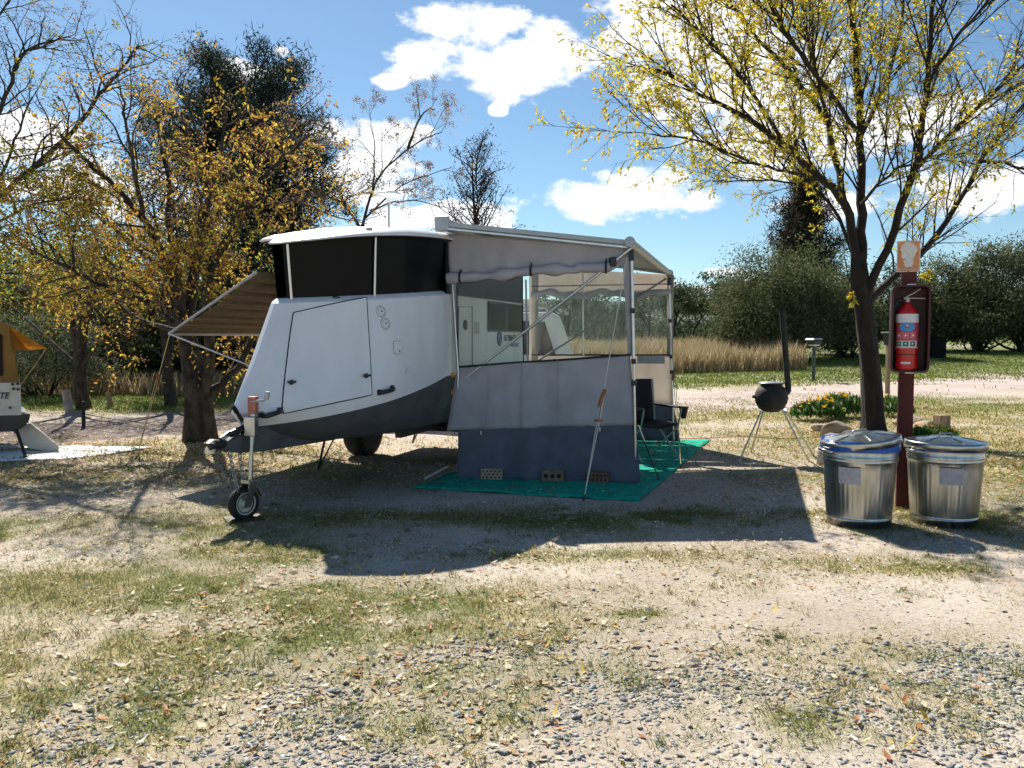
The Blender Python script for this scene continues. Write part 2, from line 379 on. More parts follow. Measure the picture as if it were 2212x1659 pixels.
far = sstep(26, 34, Y)[..., None]; gc = gc * (1 - far) + (np.array([.13, .165, .04]) * (.7 + .6 * gn)) * far
k = (np.clip(gd * 1.25, 0, .9))[..., None]
gcol = (dc * (1 - k) + gc * k).reshape(-1, 3)

def ground_mat():
    m = mat('packed_dirt', (.4, .35, .3), .95, attr=True, var=.16, nscale=30, bump=.0, spec=.15)
    t = m.node_tree; b = t.nodes['Principled BSDF']; tcn = [n for n in t.nodes if n.type == 'TEX_COORD'][0]
    # fine grit and pebbles in the relief
    vo = t.nodes.new('ShaderNodeTexVoronoi'); vo.inputs['Scale'].default_value = 140; t.links.new(tcn.outputs['Object'], vo.inputs['Vector'])
    nz = t.nodes.new('ShaderNodeTexNoise'); nz.inputs['Scale'].default_value = 55; nz.inputs['Detail'].default_value = 8; t.links.new(tcn.outputs['Object'], nz.inputs['Vector'])
    ad = t.nodes.new('ShaderNodeMath'); ad.operation = 'ADD'; t.links.new(vo.outputs['Distance'], ad.inputs[0]); t.links.new(nz.outputs[0], ad.inputs[1])
    bp = t.nodes.new('ShaderNodeBump'); bp.inputs['Strength'].default_value = .55; bp.inputs['Distance'].default_value = .011
    t.links.new(nz.outputs[0], bp.inputs['Height']); t.links.new(bp.outputs[0], b.inputs['Normal'])
    # grain colour: pale and dark specks
    mu = [n for n in t.nodes if n.type == 'MIX'][0]
    m3 = t.nodes.new('ShaderNodeMix'); m3.data_type = 'RGBA'; m3.blend_type = 'MULTIPLY'; m3.inputs['Factor'].default_value = .55
    rp = t.nodes.new('ShaderNodeMapRange'); rp.inputs['To Min'].default_value = .62; rp.inputs['To Max'].default_value = 1.32
    t.links.new(vo.outputs['Color'], rp.inputs['Value']); t.links.new(mu.outputs['Result'], m3.inputs['A']); t.links.new(rp.outputs[0], m3.inputs['B'])
    t.links.new(m3.outputs['Result'], b.inputs['Base Color'])
    return m
M['ground'] = ground_mat()
ground = np_mesh('ground', np.stack([X.ravel(), Y.ravel(), Z.ravel()], 1), quads, M['ground'], col=gcol, smooth=True)
tag(ground, 'pale dirt campground floor with patchy grass', 'ground', kind='structure')

def strip(name, a, b, wfun, colr, label, seed, lift=.006):
    """a track with ragged edges between two ground points"""
    a = np.array(a[:2]); b = np.array(b[:2]); L = np.linalg.norm(b - a); d = (b - a) / L; nrm = np.array([-d[1], d[0]])
    n = int(L / .35); mseg = 14; V = []; C = []
    for i in range(n + 1):
        s = i / n; c = a + (b - a) * s
        w0, w1 = wfun(s)
        w0 += (fbm(np.array([i * .35]), np.array([seed]), .8, 4, seed)[0] - .5) * 1.6; w1 += (fbm(np.array([i * .35]), np.array([seed + 9.]), .8, 4, seed + 3)[0] - .5) * 1.6
        for j in range(mseg + 1):
            p = c + nrm * (w0 + (w1 - w0) * j / mseg)
            edge = min(j, mseg - j); z = gz1(*p) + (lift if edge > 0 else -.01)
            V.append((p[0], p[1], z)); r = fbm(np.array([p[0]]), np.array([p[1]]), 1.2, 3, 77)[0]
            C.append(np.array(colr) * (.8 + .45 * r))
    F = [(i * (mseg + 1) + j, i * (mseg + 1) + j + 1, (i + 1) * (mseg + 1) + j + 1, (i + 1) * (mseg + 1) + j) for i in range(n) for j in range(mseg)]
    V = np.array(V); F = np.array(F)
    e1 = V[F[0][1]] - V[F[0][0]]; e2 = V[F[0][3]] - V[F[0][0]]
    if np.cross(e1, e2)[2] < 0: F = F[:, ::-1]
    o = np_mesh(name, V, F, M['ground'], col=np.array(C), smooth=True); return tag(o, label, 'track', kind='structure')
ra = G(1250, 890); rb = G(2212, 822); rd = (rb - ra)
strip('road', ra - rd * .25, rb + rd * .8, lambda s: (-1.9, 2.3), (.47, .39, .36), 'pinkish gravel road crossing behind the campsite', 61)
la = G(-250, 958); lb = G(560, 908); ld = lb - la
strip('dirt_track', la - ld * .5, lb + ld * .8, lambda s: (-1.6, 2.3), (.20, .165, .155), 'shaded dirt track behind the chinaberry tree', 71)  # dark base colour carries the shade of the trees over the track

# ------------------------------------------------------------------ ground cover
def in_view_samples(n, y0, y1, k=.72):
    """uniform over the ground wedge the site covers"""
    y = np.sqrt(rng.random(n) * (y1 ** 2 - y0 ** 2) + y0 ** 2); x = (rng.random(n) * 2 - 1) * k * y
    return x, y
SOLID = []   # footprints where nothing grows: (x, y, radius)
def blades(name, x, y, h, w, lean, cols, label, matk='grass', seg2=True):
    n = len(x); z = gz(x, y); a = rng.random(n) * 6.283; la = rng.random(n) * 6.283
    px = np.cos(a) * w; py = np.sin(a) * w; lx = np.cos(la) * lean * h; ly = np.sin(la) * lean * h
    b0 = np.stack([x - px, y - py, z - .003], 1); b1 = np.stack([x + px, y + py, z - .003], 1)
    m0 = np.stack([x - px * .7 + lx * .4, y - py * .7 + ly * .4, z + h * .6], 1); m1 = np.stack([x + px * .7 + lx * .4, y + py * .7 + ly * .4, z + h * .6], 1)
    t = np.stack([x + lx, y + ly, z + h * (1 - .3 * lean)], 1)
    V = np.concatenate([b0, b1, m1, m0, t]); i = np.arange(n)
    F = np.concatenate([np.stack([i, i + n, i + 2 * n], 1), np.stack([i, i + 2 * n, i + 3 * n], 1), np.stack([i + 3 * n, i + 2 * n, i + 4 * n], 1)])
    o = np_mesh(name, V, F, M[matk], col=np.tile(cols, (5, 1)))
    return tag(o, label, 'grass', kind='stuff')
x, y = in_view_samples(640000, 2.3, 9.5)
d = grass_d(x, y); keep = rng.random(len(x)) < d * 1.0
x, y = x[keep], y[keep]; n = len(x)
dry = rng.random(n) < (.34 + .3 * (fbm(x, y, 1.5, 3, 5) - .5))
cg = np.where(dry[:, None], np.array([.38, .30, .13]), np.array([.15, .20, .04])) * (.6 + .7 * rng.random((n, 1)))
hgt = np.where(dry, .021, .025) * (.5 + 1.0 * rng.random(n)) * (.6 + .8 * fbm(x, y, 6, 2, 8))
blades('short_grass', x, y, hgt, .0014 * (.7 + rng.random(n)), 1.5, cg, 'short green and dry grass in the foreground dirt')
x, y = in_view_samples(220000, 9.5, 25, .75)
keep = rng.random(len(x)) < grass_d(x, y) * .8
x, y = x[keep], y[keep]; n = len(x)
cg = np.where(rng.random((n, 1)) < .4, np.array([.40, .32, .13]), np.array([.14, .20, .035])) * (.65 + .7 * rng.random((n, 1)))
blades('verge_grass', x, y, .05 * (.4 + rng.random(n)), .006, .8, cg, 'thin leaf-strewn grass between the pitches')
# straw and twig flecks lying flat
x, y = in_view_samples(200000, 2.3, 12, .72); keep = rng.random(len(x)) < (.13 + .32 * grass_d(x, y)) * (1 - .7 * gravel_d(x, y)); x, y = x[keep], y[keep]; n = len(x); a = rng.random(n) * 3.1416; l_ = .006 + .022 * rng.random(n) ** 2; z = gz(x, y) + .003; w_ = .0012 + .0016 * rng.random(n)
V = np.concatenate([np.stack([x + np.cos(a) * l_, y + np.sin(a) * l_, z + .006 * rng.random(n)], 1), np.stack([x - np.sin(a) * w_, y + np.cos(a) * w_, z + .003], 1), np.stack([x - np.cos(a) * l_, y - np.sin(a) * l_, z], 1), np.stack([x + np.sin(a) * w_, y - np.cos(a) * w_, z + .001], 1)]); i = np.arange(n)
cs_ = np.array([[.60, .54, .44], [.50, .43, .33], [.27, .21, .16], [.68, .64, .57], [.40, .28, .18]])[rng.choice(5, n, p=[.32, .25, .16, .17, .10])] * (.75 + .5 * rng.random((n, 1)))
tag(np_mesh('straw_flecks', V, np.stack([i, i + n, i + 2 * n, i + 3 * n], 1), M['grass'], col=np.tile(cs_, (4, 1))), 'broken straw and twig flecks littering the dirt', 'straw', kind='stuff')
# tufts
tx, ty = in_view_samples(420, 2.6, 8.5); kk = rng.random(420) < .25 + grass_d(tx, ty); tx, ty = tx[kk], ty[kk]
bx = np.repeat(tx, 26) + rng.normal(0, .02, len(tx) * 26); by = np.repeat(ty, 26) + rng.normal(0, .02, len(tx) * 26); n = len(bx)
tl = np.repeat(rng.random(len(tx)), 26)[:, None]
cg = (np.array([.15, .17, .05]) * (1 - tl) + np.array([.32, .26, .11]) * tl) * (.6 + .8 * rng.random((n, 1)))
blades('grass_tufts', bx, by, .05 * (.4 + .9 * rng.random(n)), .002, .8, cg, 'scattered small grass tufts in the dirt')
# far lawn
yy = 24 + 24 * rng.random(90000); xx = 2 + 34 * rng.random(90000)
kk = rng.random(90000) < grass_d(xx, yy); xx, yy = xx[kk], yy[kk]; n = len(xx)
cg = (np.array([.14, .21, .035]) + rng.random((n, 1)) * np.array([.08, .03, .02])) * (.6 + .7 * rng.random((n, 1)))
blades('lawn_grass', xx, yy, .09 * (.4 + rng.random(n)), .018, .8, cg, 'mown green verge beyond the gravel road')
yy = 17.5 + 8 * rng.random(30000); xx = -14 + 14 * rng.random(30000); n = len(xx)
cg = np.array([.13, .23, .03]) * (.5 + .9 * rng.random((n, 1)))
kk = fbm(xx, yy, .5, 3, 15) > .42
blades('verge_grass', xx[kk], yy[kk], .06 * (.4 + rng.random(kk.sum())), .010, .8, cg[kk], 'bright green verge behind the chinaberry trunk')
# tall dry grass
def tall(name, x0, x1, y0, y1, n, h, lab, slope=0.):
    x = x0 + (x1 - x0) * rng.random(n); y = y0 + (y1 - y0) * rng.random(n) ** 1.3 + slope * (x - x0)
    kp = fbm(x, y, .55, 3, 27) > .40; x, y = x[kp], y[kp]; n = len(x)
    hh = h * (.45 + .55 * rng.random(n)) * (.45 + 1.1 * fbm(x, y, .45, 3, 17))
    c = (np.array([.54, .43, .25]) * (1 - rng.random((n, 1)) * .35)) * (.7 + .5 * rng.random((n, 1)))
    # blade plus a feathery head
    blades(name, x, y, hh, .010 + .014 * rng.random(n), .30, c, lab)
tall('tall_dry_grass', 2.5, 12.8, 33, 54, 30000, 1.35, 'tall straw-coloured grass field beyond the road', .28)
tall('tall_dry_grass', -17, -3.5, 21, 30, 11000, .75, 'tall dry grass in front of the dark scrub behind chinaberry', 0)

# fallen leaves: a curled blade of six vertices
pal = np.array([[.62, .53, .36], [.58, .46, .27], [.70, .64, .50], [.48, .33, .14], [.40, .17, .06], [.30, .12, .05], [.52, .22, .06], [.60, .42, .06]])
pw = np.array([.27, .2, .2, .1, .1, .06, .05, .02])
def leaf_np(x, y, z, L, Wd, cols):
    n = len(x); a = rng.random(n) * 6.283; ti = rng.normal(0, .2, n); ro = rng.normal(0, .4, n); cu = .10 + .35 * rng.random(n)
    ux, uy = np.cos(a), np.sin(a); d = np.stack([ux * np.cos(ti), uy * np.cos(ti), np.sin(ti)], 1); s0 = np.stack([-uy * np.cos(ro), ux * np.cos(ro), np.sin(ro)], 1)
    up = np.cross(d, s0); c = np.stack([x, y, z + .004 + np.abs(np.sin(ti)) * L * .5 + np.abs(np.sin(ro)) * Wd * .5], 1)
    L_ = L[:, None]; W_ = Wd[:, None]; K = (cu * L)[:, None]
    v = [c - d * L_ * .5 + up * K * .3, c - d * L_ * .1 + s0 * W_ * .5 + up * K * .1, c + d * L_ * .5 + up * K * .35, c - d * L_ * .1 - s0 * W_ * .5 + up * K * .1, c - up * K * .12 - d * L_ * .05]
    V = np.concatenate(v); i = np.arange(n); q = [i + j * n for j in range(5)]
    F = np.concatenate([np.stack([q[0], q[4], q[1]], 1), np.stack([q[1], q[4], q[2]], 1), np.stack([q[4], q[3], q[2]], 1), np.stack([q[0], q[3], q[4]], 1)])
    return V, F, np.tile(cols, (5, 1))
def GG_(a, b): return (a, b)
litter_spots = [(G(620, 1330), 1.4, .5, 1.3), (G(250, 1010), 3.0, .9, 3.2), (G(60, 1000), 2.5, .9, 3.2), (G(1780, 1080), .8, .6, 2.0), (G(2150, 960), 3, 3, 1.6), (G(1750, 960), 1.6, 1.2, 1.6), (G(1330, 1195), 1.6, .25, .7), (G(400, 1450), 2, .7, .95), (G(1950, 1200), .8, .4, .7), (G(1500, 1480), 2, .5, .35), (G(1450, 1120), 1, .3, .8), (G(480, 965), 1.2, .7, 2.2), (G(1650, 900), 3, 2.5, .8)]
def litter_d(x, y):
    d = np.where(y < 5, .05, .085)
    for c, rx, ry, w in litter_spots: d = np.maximum(d, w * .3 * np.exp(-(((x - c[0]) / rx) ** 2 + ((y - c[1]) / ry) ** 2) * .7))
    return d * (.3 + 1.4 * sstep(.35, .65, fbm(x, y, 1.8, 3, 91)))
x, y = in_view_samples(190000, 2.5, 16, .72); keep = rng.random(len(x)) < litter_d(x, y); x, y = x[keep], y[keep]; n = len(x)
cols = pal[rng.choice(len(pal), n, p=pw)] * (.75 + .5 * rng.random((n, 1)))
V, F, C = leaf_np(x, y, gz(x, y), .022 + .045 * rng.random(n) ** 2, .010 + .013 * rng.random(n), cols)
tag(np_mesh('leaf_litter', V, F, M['litter'], col=C), 'dry autumn leaves scattered over the dirt', 'leaves', kind='stuff')
# golden leaf fall under the trees
gp = np.array([[.62, .43, .10], [.56, .33, .07], [.66, .54, .26], [.42, .20, .06], [.60, .50, .14]])
gs = [(GG_(-4.7, 11.2), 3.2, 1.2, 1.6), (GG_(-7.3, 10.0), 3.2, 1.3, 1.7), (GG_(-5.0, 9.2), 2.6, .7, .45), (GG_(7.0, 11.5), 3.5, 3.5, .75), (GG_(4.2, 9.8), 2.0, 1.3, .6), (GG_(3.2, 7.8), .8, .9, .8), (GG_(5.5, 9.0), 1.6, 2.0, .7), (GG_(4.5, 16.5), 4, 2, .4), (GG_(-1.9, 11.3), 2, 1.0, .6), (GG_(5.0, 7.0), 1.2, .8, .5)]
x, y = in_view_samples(120000, 6, 20, .78); d = np.zeros_like(x)
for (cx, cy), rx, ry, w in gs: d = np.maximum(d, w * np.exp(-(((x - cx) / rx) ** 2 + ((y - cy) / ry) ** 2) * .9))
keep = rng.random(len(x)) < d * (.25 + 1.1 * sstep(.36, .62, fbm(x, y, 1.3, 3, 97))) * .8; x, y = x[keep], y[keep]; n = len(x)
V, F, C = leaf_np(x, y, gz(x, y), .03 + .035 * rng.random(n), .014 + .014 * rng.random(n), gp[rng.choice(5, n, p=[.3, .25, .2, .13, .12])] * (.7 + .5 * rng.random((n, 1))))
tag(np_mesh('leaf_litter', V, F, M['litter'], col=C), 'golden leaf fall beneath the autumn trees', 'leaves', kind='stuff')
# the leaves lying nearest, one by one
lm = []
for i in range(12):
    V, F, C = leaf_np(np.zeros(1), np.zeros(1), np.zeros(1), np.array([.055 + .035 * random.random()]), np.array([.020 + .016 * random.random()]), pal[[[0, 2, 1, 4, 2, 3, 0, 6, 1, 5, 7, 4][i]]])
    o = np_mesh('fallen_leaf', V, F, M['litter'], ground, col=C); lm.append(o.data)
    if i >= 0: bpy.data.objects.remove(o)
x, y = in_view_samples(2600, 2.7, 6.6, .62); keep = rng.random(len(x)) < litter_d(x, y) * 3; x, y = x[keep][:300], y[keep][:300]
for a, b in zip(x, y): link_mesh('fallen_leaf', random.choice(lm), None, ground, (a, b, gz1(a, b) + .003), (0, 0, random.random() * 6.28))
# gravel
ico = bmesh.new(); bmesh.ops.create_icosphere(ico, subdivisions=1, radius=1); IV = np.array([v.co[:] for v in ico.verts]); IF = np.array([[v.index for v in f.verts] for f in ico.faces]); ico.free()
def stones_np(x, y, z, r, cols, flat=.34):
    n = len(x); k = len(IV)
    V = np.repeat(IV[None], n, 0) * (.5 + .8 * rng.random((n, k, 1)))
    V = V * np.stack([.7 + .7 * rng.random(n), .6 + .4 * rng.random(n), flat * (.6 + .8 * rng.random(n))], 1)[:, None] * r[:, None, None]
    a = rng.random(n) * 6.283; ca, sa = np.cos(a)[:, None], np.sin(a)[:, None]; ti = rng.normal(0, .25, n)[:, None]
    X = V[..., 0] * ca - V[..., 1] * sa; Yv = V[..., 0] * sa + V[..., 1] * ca; Zv = V[..., 2] + X * ti
    V = np.stack([X + x[:, None], Yv + y[:, None], Zv + (z + r * flat * .35)[:, None]], -1).reshape(-1, 3)
    F = (IF[None] + (np.arange(n) * k)[:, None, None]).reshape(-1, 3)
    return V, F, np.repeat(cols, k, 0)
spal = np.array([[.29, .295, .30], [.23, .235, .24], [.37, .375, .37], [.13, .13, .132], [.46, .40, .33], [.33, .325, .31]])
def scol(n): return spal[rng.choice(6, n, p=[.28, .24, .16, .12, .08, .12])] * (.75 + .5 * rng.random((n, 1)))
x, y = in_view_samples(120000, 2.3, 6.2, .75); d = gravel_d(x, y); keep = rng.random(len(x)) < d * .9 + .012; x, y = x[keep], y[keep]; n = len(x)
V, F, C = stones_np(x, y, gz(x, y) - .002, .005 + .014 * rng.random(n) ** 2.6, scol(n))
tag(np_mesh('loose_gravel', V, F, M['stone'], col=C), 'blue grey slate gravel over the foreground dirt', 'gravel', kind='stuff')
x, y = in_view_samples(90000, 2.3, 7.5, .75); d = gravel_d(x, y); keep = rng.random(len(x)) < .10 + d * .5; x, y = x[keep], y[keep]; n = len(x)
cc = np.where(rng.random((n, 1)) < .3, scol(n), np.array([.46, .40, .34]) * (.6 + .7 * rng.random((n, 1))))
OC = IV[[0, 1, 4, 7, 9, 11]]; s0 = .0025 + .0035 * rng.random(n)
oc = np.array([[1, 0, 0], [-1, 0, 0], [0, 1, 0], [0, -1, 0], [0, 0, 1], [0, 0, -1]], float); of = np.array([[0, 2, 4], [2, 1, 4], [1, 3, 4], [3, 0, 4]])
V = (oc[None] * (s0[:, None, None] * (.7 + .6 * rng.random((n, 6, 1)))) + np.stack([x, y, gz(x, y)], 1)[:, None]).reshape(-1, 3)
tag(np_mesh('grit', V, (of[None] + (np.arange(n) * 6)[:, None, None]).reshape(-1, 3), M['stone'], col=np.repeat(cc, 6, 0)), 'fine sandy grit on the foreground dirt', 'grit', kind='stuff')
sm = []
for i in range(10):
    V, F, C = stones_np(np.zeros(1), np.zeros(1), np.zeros(1), np.array([1.0]), scol(1), .38)
    o = np_mesh('stone', V, F, M['stone'], col=C); sm.append(o.data); bpy.data.objects.remove(o)
x, y = in_view_samples(3500, 2.7, 5.2, .62); keep = rng.random(len(x)) < gravel_d(x, y) * .9 + .02; x, y = x[keep][:300], y[keep][:300]
for a, b in zip(x, y):
    r = random.uniform(.012, .024) * (1.35 if random.random() < .1 else 1)
    o = link_mesh('stone', random.choice(sm), None, ground, (a, b, gz1(a, b)), (0, 0, random.random() * 6.28)); o.scale = (r, r, r)
# ------------------------------------------------------------------ camper trailer
YAW = R(18.5); UU = np.array([math.sin(YAW), math.cos(YAW), 0]); VV = np.array([math.cos(YAW), -math.sin(YAW), 0]); N0 = np.array([-2.2, 7.65, 0])
def T(u, v, z): return N0 + UU * u + VV * v + np.array([0, 0, z])
def catmull(pts, n):
    pts = [np.array(p, float) for p in pts]; q = [2 * pts[0] - pts[1]] + pts + [2 * pts[-1] - pts[-2]]; out = []
    seg = len(pts) - 1
    for i in range(n + 1):
        s = i / n * seg; k = min(int(s), seg - 1); t = s - k; a, b, c, d = q[k:k + 4]
        out.append(.5 * ((2 * b) + (c - a) * t + (2 * a - 5 * b + 4 * c - d) * t * t + (3 * b - a - 3 * c + d) * t ** 3))
    return out
UE = 4.62
# right half plan outlines (u, v): nose centre, nose corner, bow, shoulder
def half(nose, pts, n=28):
    c = catmull(pts, n); return [np.array([nose, 0.])] + [np.array([nose + .005, pts[0][1] * .55])] + c + [np.array([2.4, pts[-1][1]]), np.array([3.2, pts[-1][1]]), np.array([4.0, pts[-1][1]]), np.array([UE - .1, pts[-1][1]]), np.array([UE, pts[-1][1] - .12]), np.array([UE, 0.])]
H_top = half(.03, [(.06, .12), (.36, .46), (.85, .77), (1.35, .92), (1.8, .97)])
H_mid = half(-.28, [(-.26, .11), (.19, .48), (.76, .80), (1.32, .935), (1.8, .97)])
H_low = half(-.58, [(-.56, .10), (.03, .50), (.68, .82), (1.3, .94), (1.8, .97)])
H_bnd = half(-.44, [(-.41, .09), (.06, .49), (.68, .81), (1.3, .94), (1.8, .97)])
H_hul = half(-.12, [(-.08, .08), (.25, .40), (.75, .66), (1.3, .80), (1.8, .84)])
H_bot = half(.15, [(.2, .06), (.45, .26), (.9, .46), (1.4, .56), (1.9, .6)])
def zb(u): return .775 + .36 * np.clip((u + .4) / 2.2, 0, 1) ** 1.2          # white / grey line
def lean(p):
    """far side of the bow: a finer entry than the near side"""
    u, v = p; f = np.clip((1.8 - u) / 2.3, 0, 1); return u + .45 * math.sin(math.pi * np.clip((v - .05) / .92, 0, 1)) * (1 if u < 1.8 else 0), -v * (1 - .10 * f)
def ring(h, zf):
    r = [(*p, zf(p[0])) for p in h]; l = [(*lean(p), zf(lean(p)[0])) for p in h[1:-1]][::-1]
    return [T(*q) for q in r + l]
def ztop(u): return 1.865 + .085 * min(max(u, 0), 1.8)
r_bot = ring(H_bot, lambda u: .56); r_hul = ring(H_hul, lambda u: .62)
r_bnd = ring(H_bnd, lambda u: zb(u)); r_low = ring(H_low, lambda u: zb(u) + .13)
r_mid = ring(H_mid, lambda u: 1.36 + .05 * max(u, 0)); r_top = ring(H_top, ztop)
def inset(h, k): return [np.array([p[0] + (k if p[0] < 1 else 0) * (1 if p[0] < .6 else .5), p[1] * (1 - k * .75)]) for p in h]
H_dk = inset(H_top, .03); r_dk = ring(H_dk, lambda u: ztop(u) + .02)
H_in = inset(H_top, .10); r_in = ring(H_in, lambda u: ztop(u) + .045)
trailer = thing('camper_trailer', 'white fibreglass camper trailer with boat-shaped bow and dark wraparound windows', 'camper trailer', T(1.8, 0, 0))
lowm = MB(); rows = [r_bot, r_hul, r_bnd]
rows2 = [r_bot, [a * .5 + b * .5 + np.array([0, 0, -.015]) for a, b in zip(r_bot, r_hul)], r_hul, [a * .45 + b * .55 - np.array([0, 0, .02]) for a, b in zip(r_hul, r_bnd)], r_bnd]
lowm.grid(rows2, True, True); lowm.add(r_bot, [tuple(range(len(r_bot)))[::-1]])
lowm.build('lower_hull', M['greyhull'], trailer)
mid1 = [a * .5 + b * .5 for a, b in zip(r_low, r_mid)]; mid2 = [a * .5 + b * .5 for a, b in zip(r_mid, r_top)]
body = MB(); body.grid([r_bnd, r_low, mid1, r_mid, mid2, r_top, r_dk, r_in], True, True)
body.add(r_in, [tuple(range(len(r_in)))])
body = body.build('body', M['white'], trailer)
body.data.set_sharp_from_angle(angle=R(20))
# a point on the bow skin: s along the outline (0 nose .. 1 shoulder), z height
def bow(s, z, out=0.):
    def pick(h):
        f = 2 + s * 28; i = int(min(f, 29)); t = f - i; return h[i] * (1 - t) + h[i + 1] * t
    L = [(pick(H_bnd), None), (pick(H_low), None), (pick(H_mid), None), (pick(H_top), None)]
    zs = [zb(L[0][0][0]), zb(L[1][0][0]) + .13, 1.36 + .05 * max(L[2][0][0], 0), ztop(L[3][0][0])]
    for k in range(3):
        if z <= zs[k + 1] or k == 2:
            t = (z - zs[k]) / (zs[k + 1] - zs[k]); uv = L[k][0] * (1 - t) + L[k + 1][0] * t; break
    if out:
        e = .01; a = bow(min(s + e, 1), z) - bow(max(s - e, 0), z); b = bow(s, z + .02) - bow(s, z - .02)
        n = np.cross(a, b); n /= np.linalg.norm(n); return T(uv[0], uv[1], z) + n * out
    return T(uv[0], uv[1], z)
def bownrm(s, z):
    a = bow(min(s + .02, 1), z) - bow(max(s - .02, 0), z); b = bow(s, z + .02) - bow(s, z - .02); n = np.cross(a, b); return n / np.linalg.norm(n), a / np.linalg.norm(a)
def proj(p):
    q = np.array(p) - [0, 0, CAMH]; z = q @ FV; return 1106 + 1790 * q[0] / z, 829.5 - 1790 * (q @ UV) / z
def bow_at(px, py):
    """skin parameters (s, z) of the bow point seen at a picture position (used once, to read off the hatch outline)"""
    best = None
    lo, hi, zl, zh = 0., 1., .8, 2.0
    for it in range(5):
        for s in np.linspace(lo, hi, 13):
            for z in np.linspace(zl, zh, 13):
                q = proj(bow(s, z)); e = (q[0] - px) ** 2 + (q[1] - py) ** 2
                if best is None or e < best[0]: best = (e, s, z)
        ds = (hi - lo) / 6; dz = (zh - zl) / 6; lo, hi = max(0, best[1] - ds), min(1, best[1] + ds); zl, zh = best[2] - dz, best[2] + dz
    return best[1], best[2]
# front hatch: a panel slightly proud of the skin inside a dark rubber seam
c4 = [bow_at(*q) for q in ((634, 676), (791, 643), (803, 852), (613, 892))]
def hatch_pt(a, b, out):
    s = (c4[0][0] * (1 - a) + c4[1][0] * a) * (1 - b) + (c4[3][0] * (1 - a) + c4[2][0] * a) * b
    z = (c4[0][1] * (1 - a) + c4[1][1] * a) * (1 - b) + (c4[3][1] * (1 - a) + c4[2][1] * a) * b
    return bow(s, z, out)
hp = MB(); n = 14; hp.grid([[hatch_pt(i / n, j / n, .006) for i in range(n + 1)] for j in range(n, -1, -1)])
edge = [(i / n, 0) for i in range(n)] + [(1, j / n) for j in range(n)] + [(1 - i / n, 1) for i in range(n)] + [(0, 1 - j / n) for j in range(n)]
rim = [hatch_pt(a, b, .006) for a, b in edge] ; rim0 = [hatch_pt(a, b, -.02) for a, b in edge]
hp.grid([rim + rim[:1], rim0 + rim0[:1]])
hatch = hp.build('front_hatch', M['white'], trailer)
MB().tube([hatch_pt(.5 + (a - .5) * 1.006, .5 + (b - .5) * 1.006, .002) for a, b in edge + edge[:1]], .0065, 6).build('rubber_seal', M['black'], hatch)
def latch(a, b):
    p = hatch_pt(a, b, .012); s = bow_at(*proj(p)); nn, tt = bownrm(*s)
    l = MB(); l.tube([p, p + nn * .018], .022, 12); l.box(p + nn * .022, (.075, .02, .02), math.atan2(tt[1], tt[0])); l.build('latch', M['black'], hatch)
latch(.07, .72); latch(.93, .80)
def handle(s0, z0, s1, z1, name='grab_handle'):
    pts = [bow(s0 + (s1 - s0) * t, z0 + (z1 - z0) * t, o) for t, o in ((0, .0), (.06, .03), (.25, .055), (.5, .06), (.75, .055), (.94, .03), (1, .0))]
    MB().tube(pts, .018, 8, flat=(.8, 1.2)).build(name, M['black'], trailer, bevel=.0)
    for t in (.03, .97):
        pp = bow(s0 + (s1 - s0) * t, z0 + (z1 - z0) * t, .004); nn, tt = bownrm(s0 + (s1 - s0) * t, z0 + (z1 - z0) * t)
        MB().box(pp, (.05, .014, .055), math.atan2(tt[1], tt[0])).build('handle_foot', M['black'], trailer, bevel=.004)
for a, b in (((562, 895), (606, 886)), ((818, 848), (848, 838))):
    p, q = bow_at(*a), bow_at(*b); handle(p[0], p[1], q[0], q[1])
# nose handle, marker lamp, round vents, water filler, small lamp
MB().tube([T(-.47, .10, .90), T(-.53, .06, .905), T(-.54, -.03, .915), T(-.51, -.09, .92)], .02, 8, flat=(.8, 1.3)).build('nose_handle', M['black'], trailer)
MB().box(T(-.46, .01, 1.05), (.05, .03, .025), -YAW).build('nose_latch', M['black'], trailer, bevel=.004)
for px, py in ((823, 673), (832, 699)):
    s, z = bow_at(px, py); p = bow(s, z); nn, tt = bownrm(s, z); up = np.cross(nn, tt); Mx = Matrix((tt, -up, nn)).transposed()
    v = MB(); v.lathe(p, [(.052, .0), (.052, .006), (.046, .010), (.001, .011)], 28, mat=Mx); vo = v.build('vent_cap', M['white'], trailer)
    MB().lathe(p, [(.054, .0), (.058, .002), (.054, .004)], 28, mat=Mx).build('vent_seal', M['alud'], vo); r = MB(); r.lathe(p, [(.0415, .009), (.0415, .0135), (.0375, .0135), (.0375, .009)], 28, mat=Mx); r.build('ring', M['alud'], vo)
    MB().tube([p + nn * .010, p + nn * .017], .008, 8).build('lock', M['black'], vo)
s, z = bow_at(859, 751); p = bow(s, z, .004); nn, tt = bownrm(s, z); up = np.cross(tt, nn); up = up if up[2] > 0 else -up
def rrect(c, a, b, w, h, r, k=5):
    o = []
    for cx, cy, a0 in ((w - r, h - r, 0), (r - w, h - r, 90), (r - w, r - h, 180), (w - r, r - h, 270)):
        for i in range(k + 1): t = R(a0 + 90 * i / k); o.append(np.array(c) + a * (cx + r * math.cos(t)) + b * (cy + r * math.sin(t)))
    return o
fl = MB(); fl.plate(rrect(p + nn * .006, tt, up, .058, .062, .02), .02); fo = fl.build('filler_flap', M['white'], trailer, bevel=.003)
MB().tube((lambda q_: q_ + q_[:1])(rrect(p + nn * .001, tt, up, .060, .064, .02)), .003, 5).build('flap_seam', M['alud'], fo); MB().tube([p + nn * .004 + tt * .012 - up * .035, p + nn * .012 + tt * .012 - up * .035], .008, 8).build('lock', M['black'], fo)
s, z = bow_at(877, 800); p = bow(s, z, .004); nn, tt = bownrm(s, z); up = np.array([0, 0, 1.])
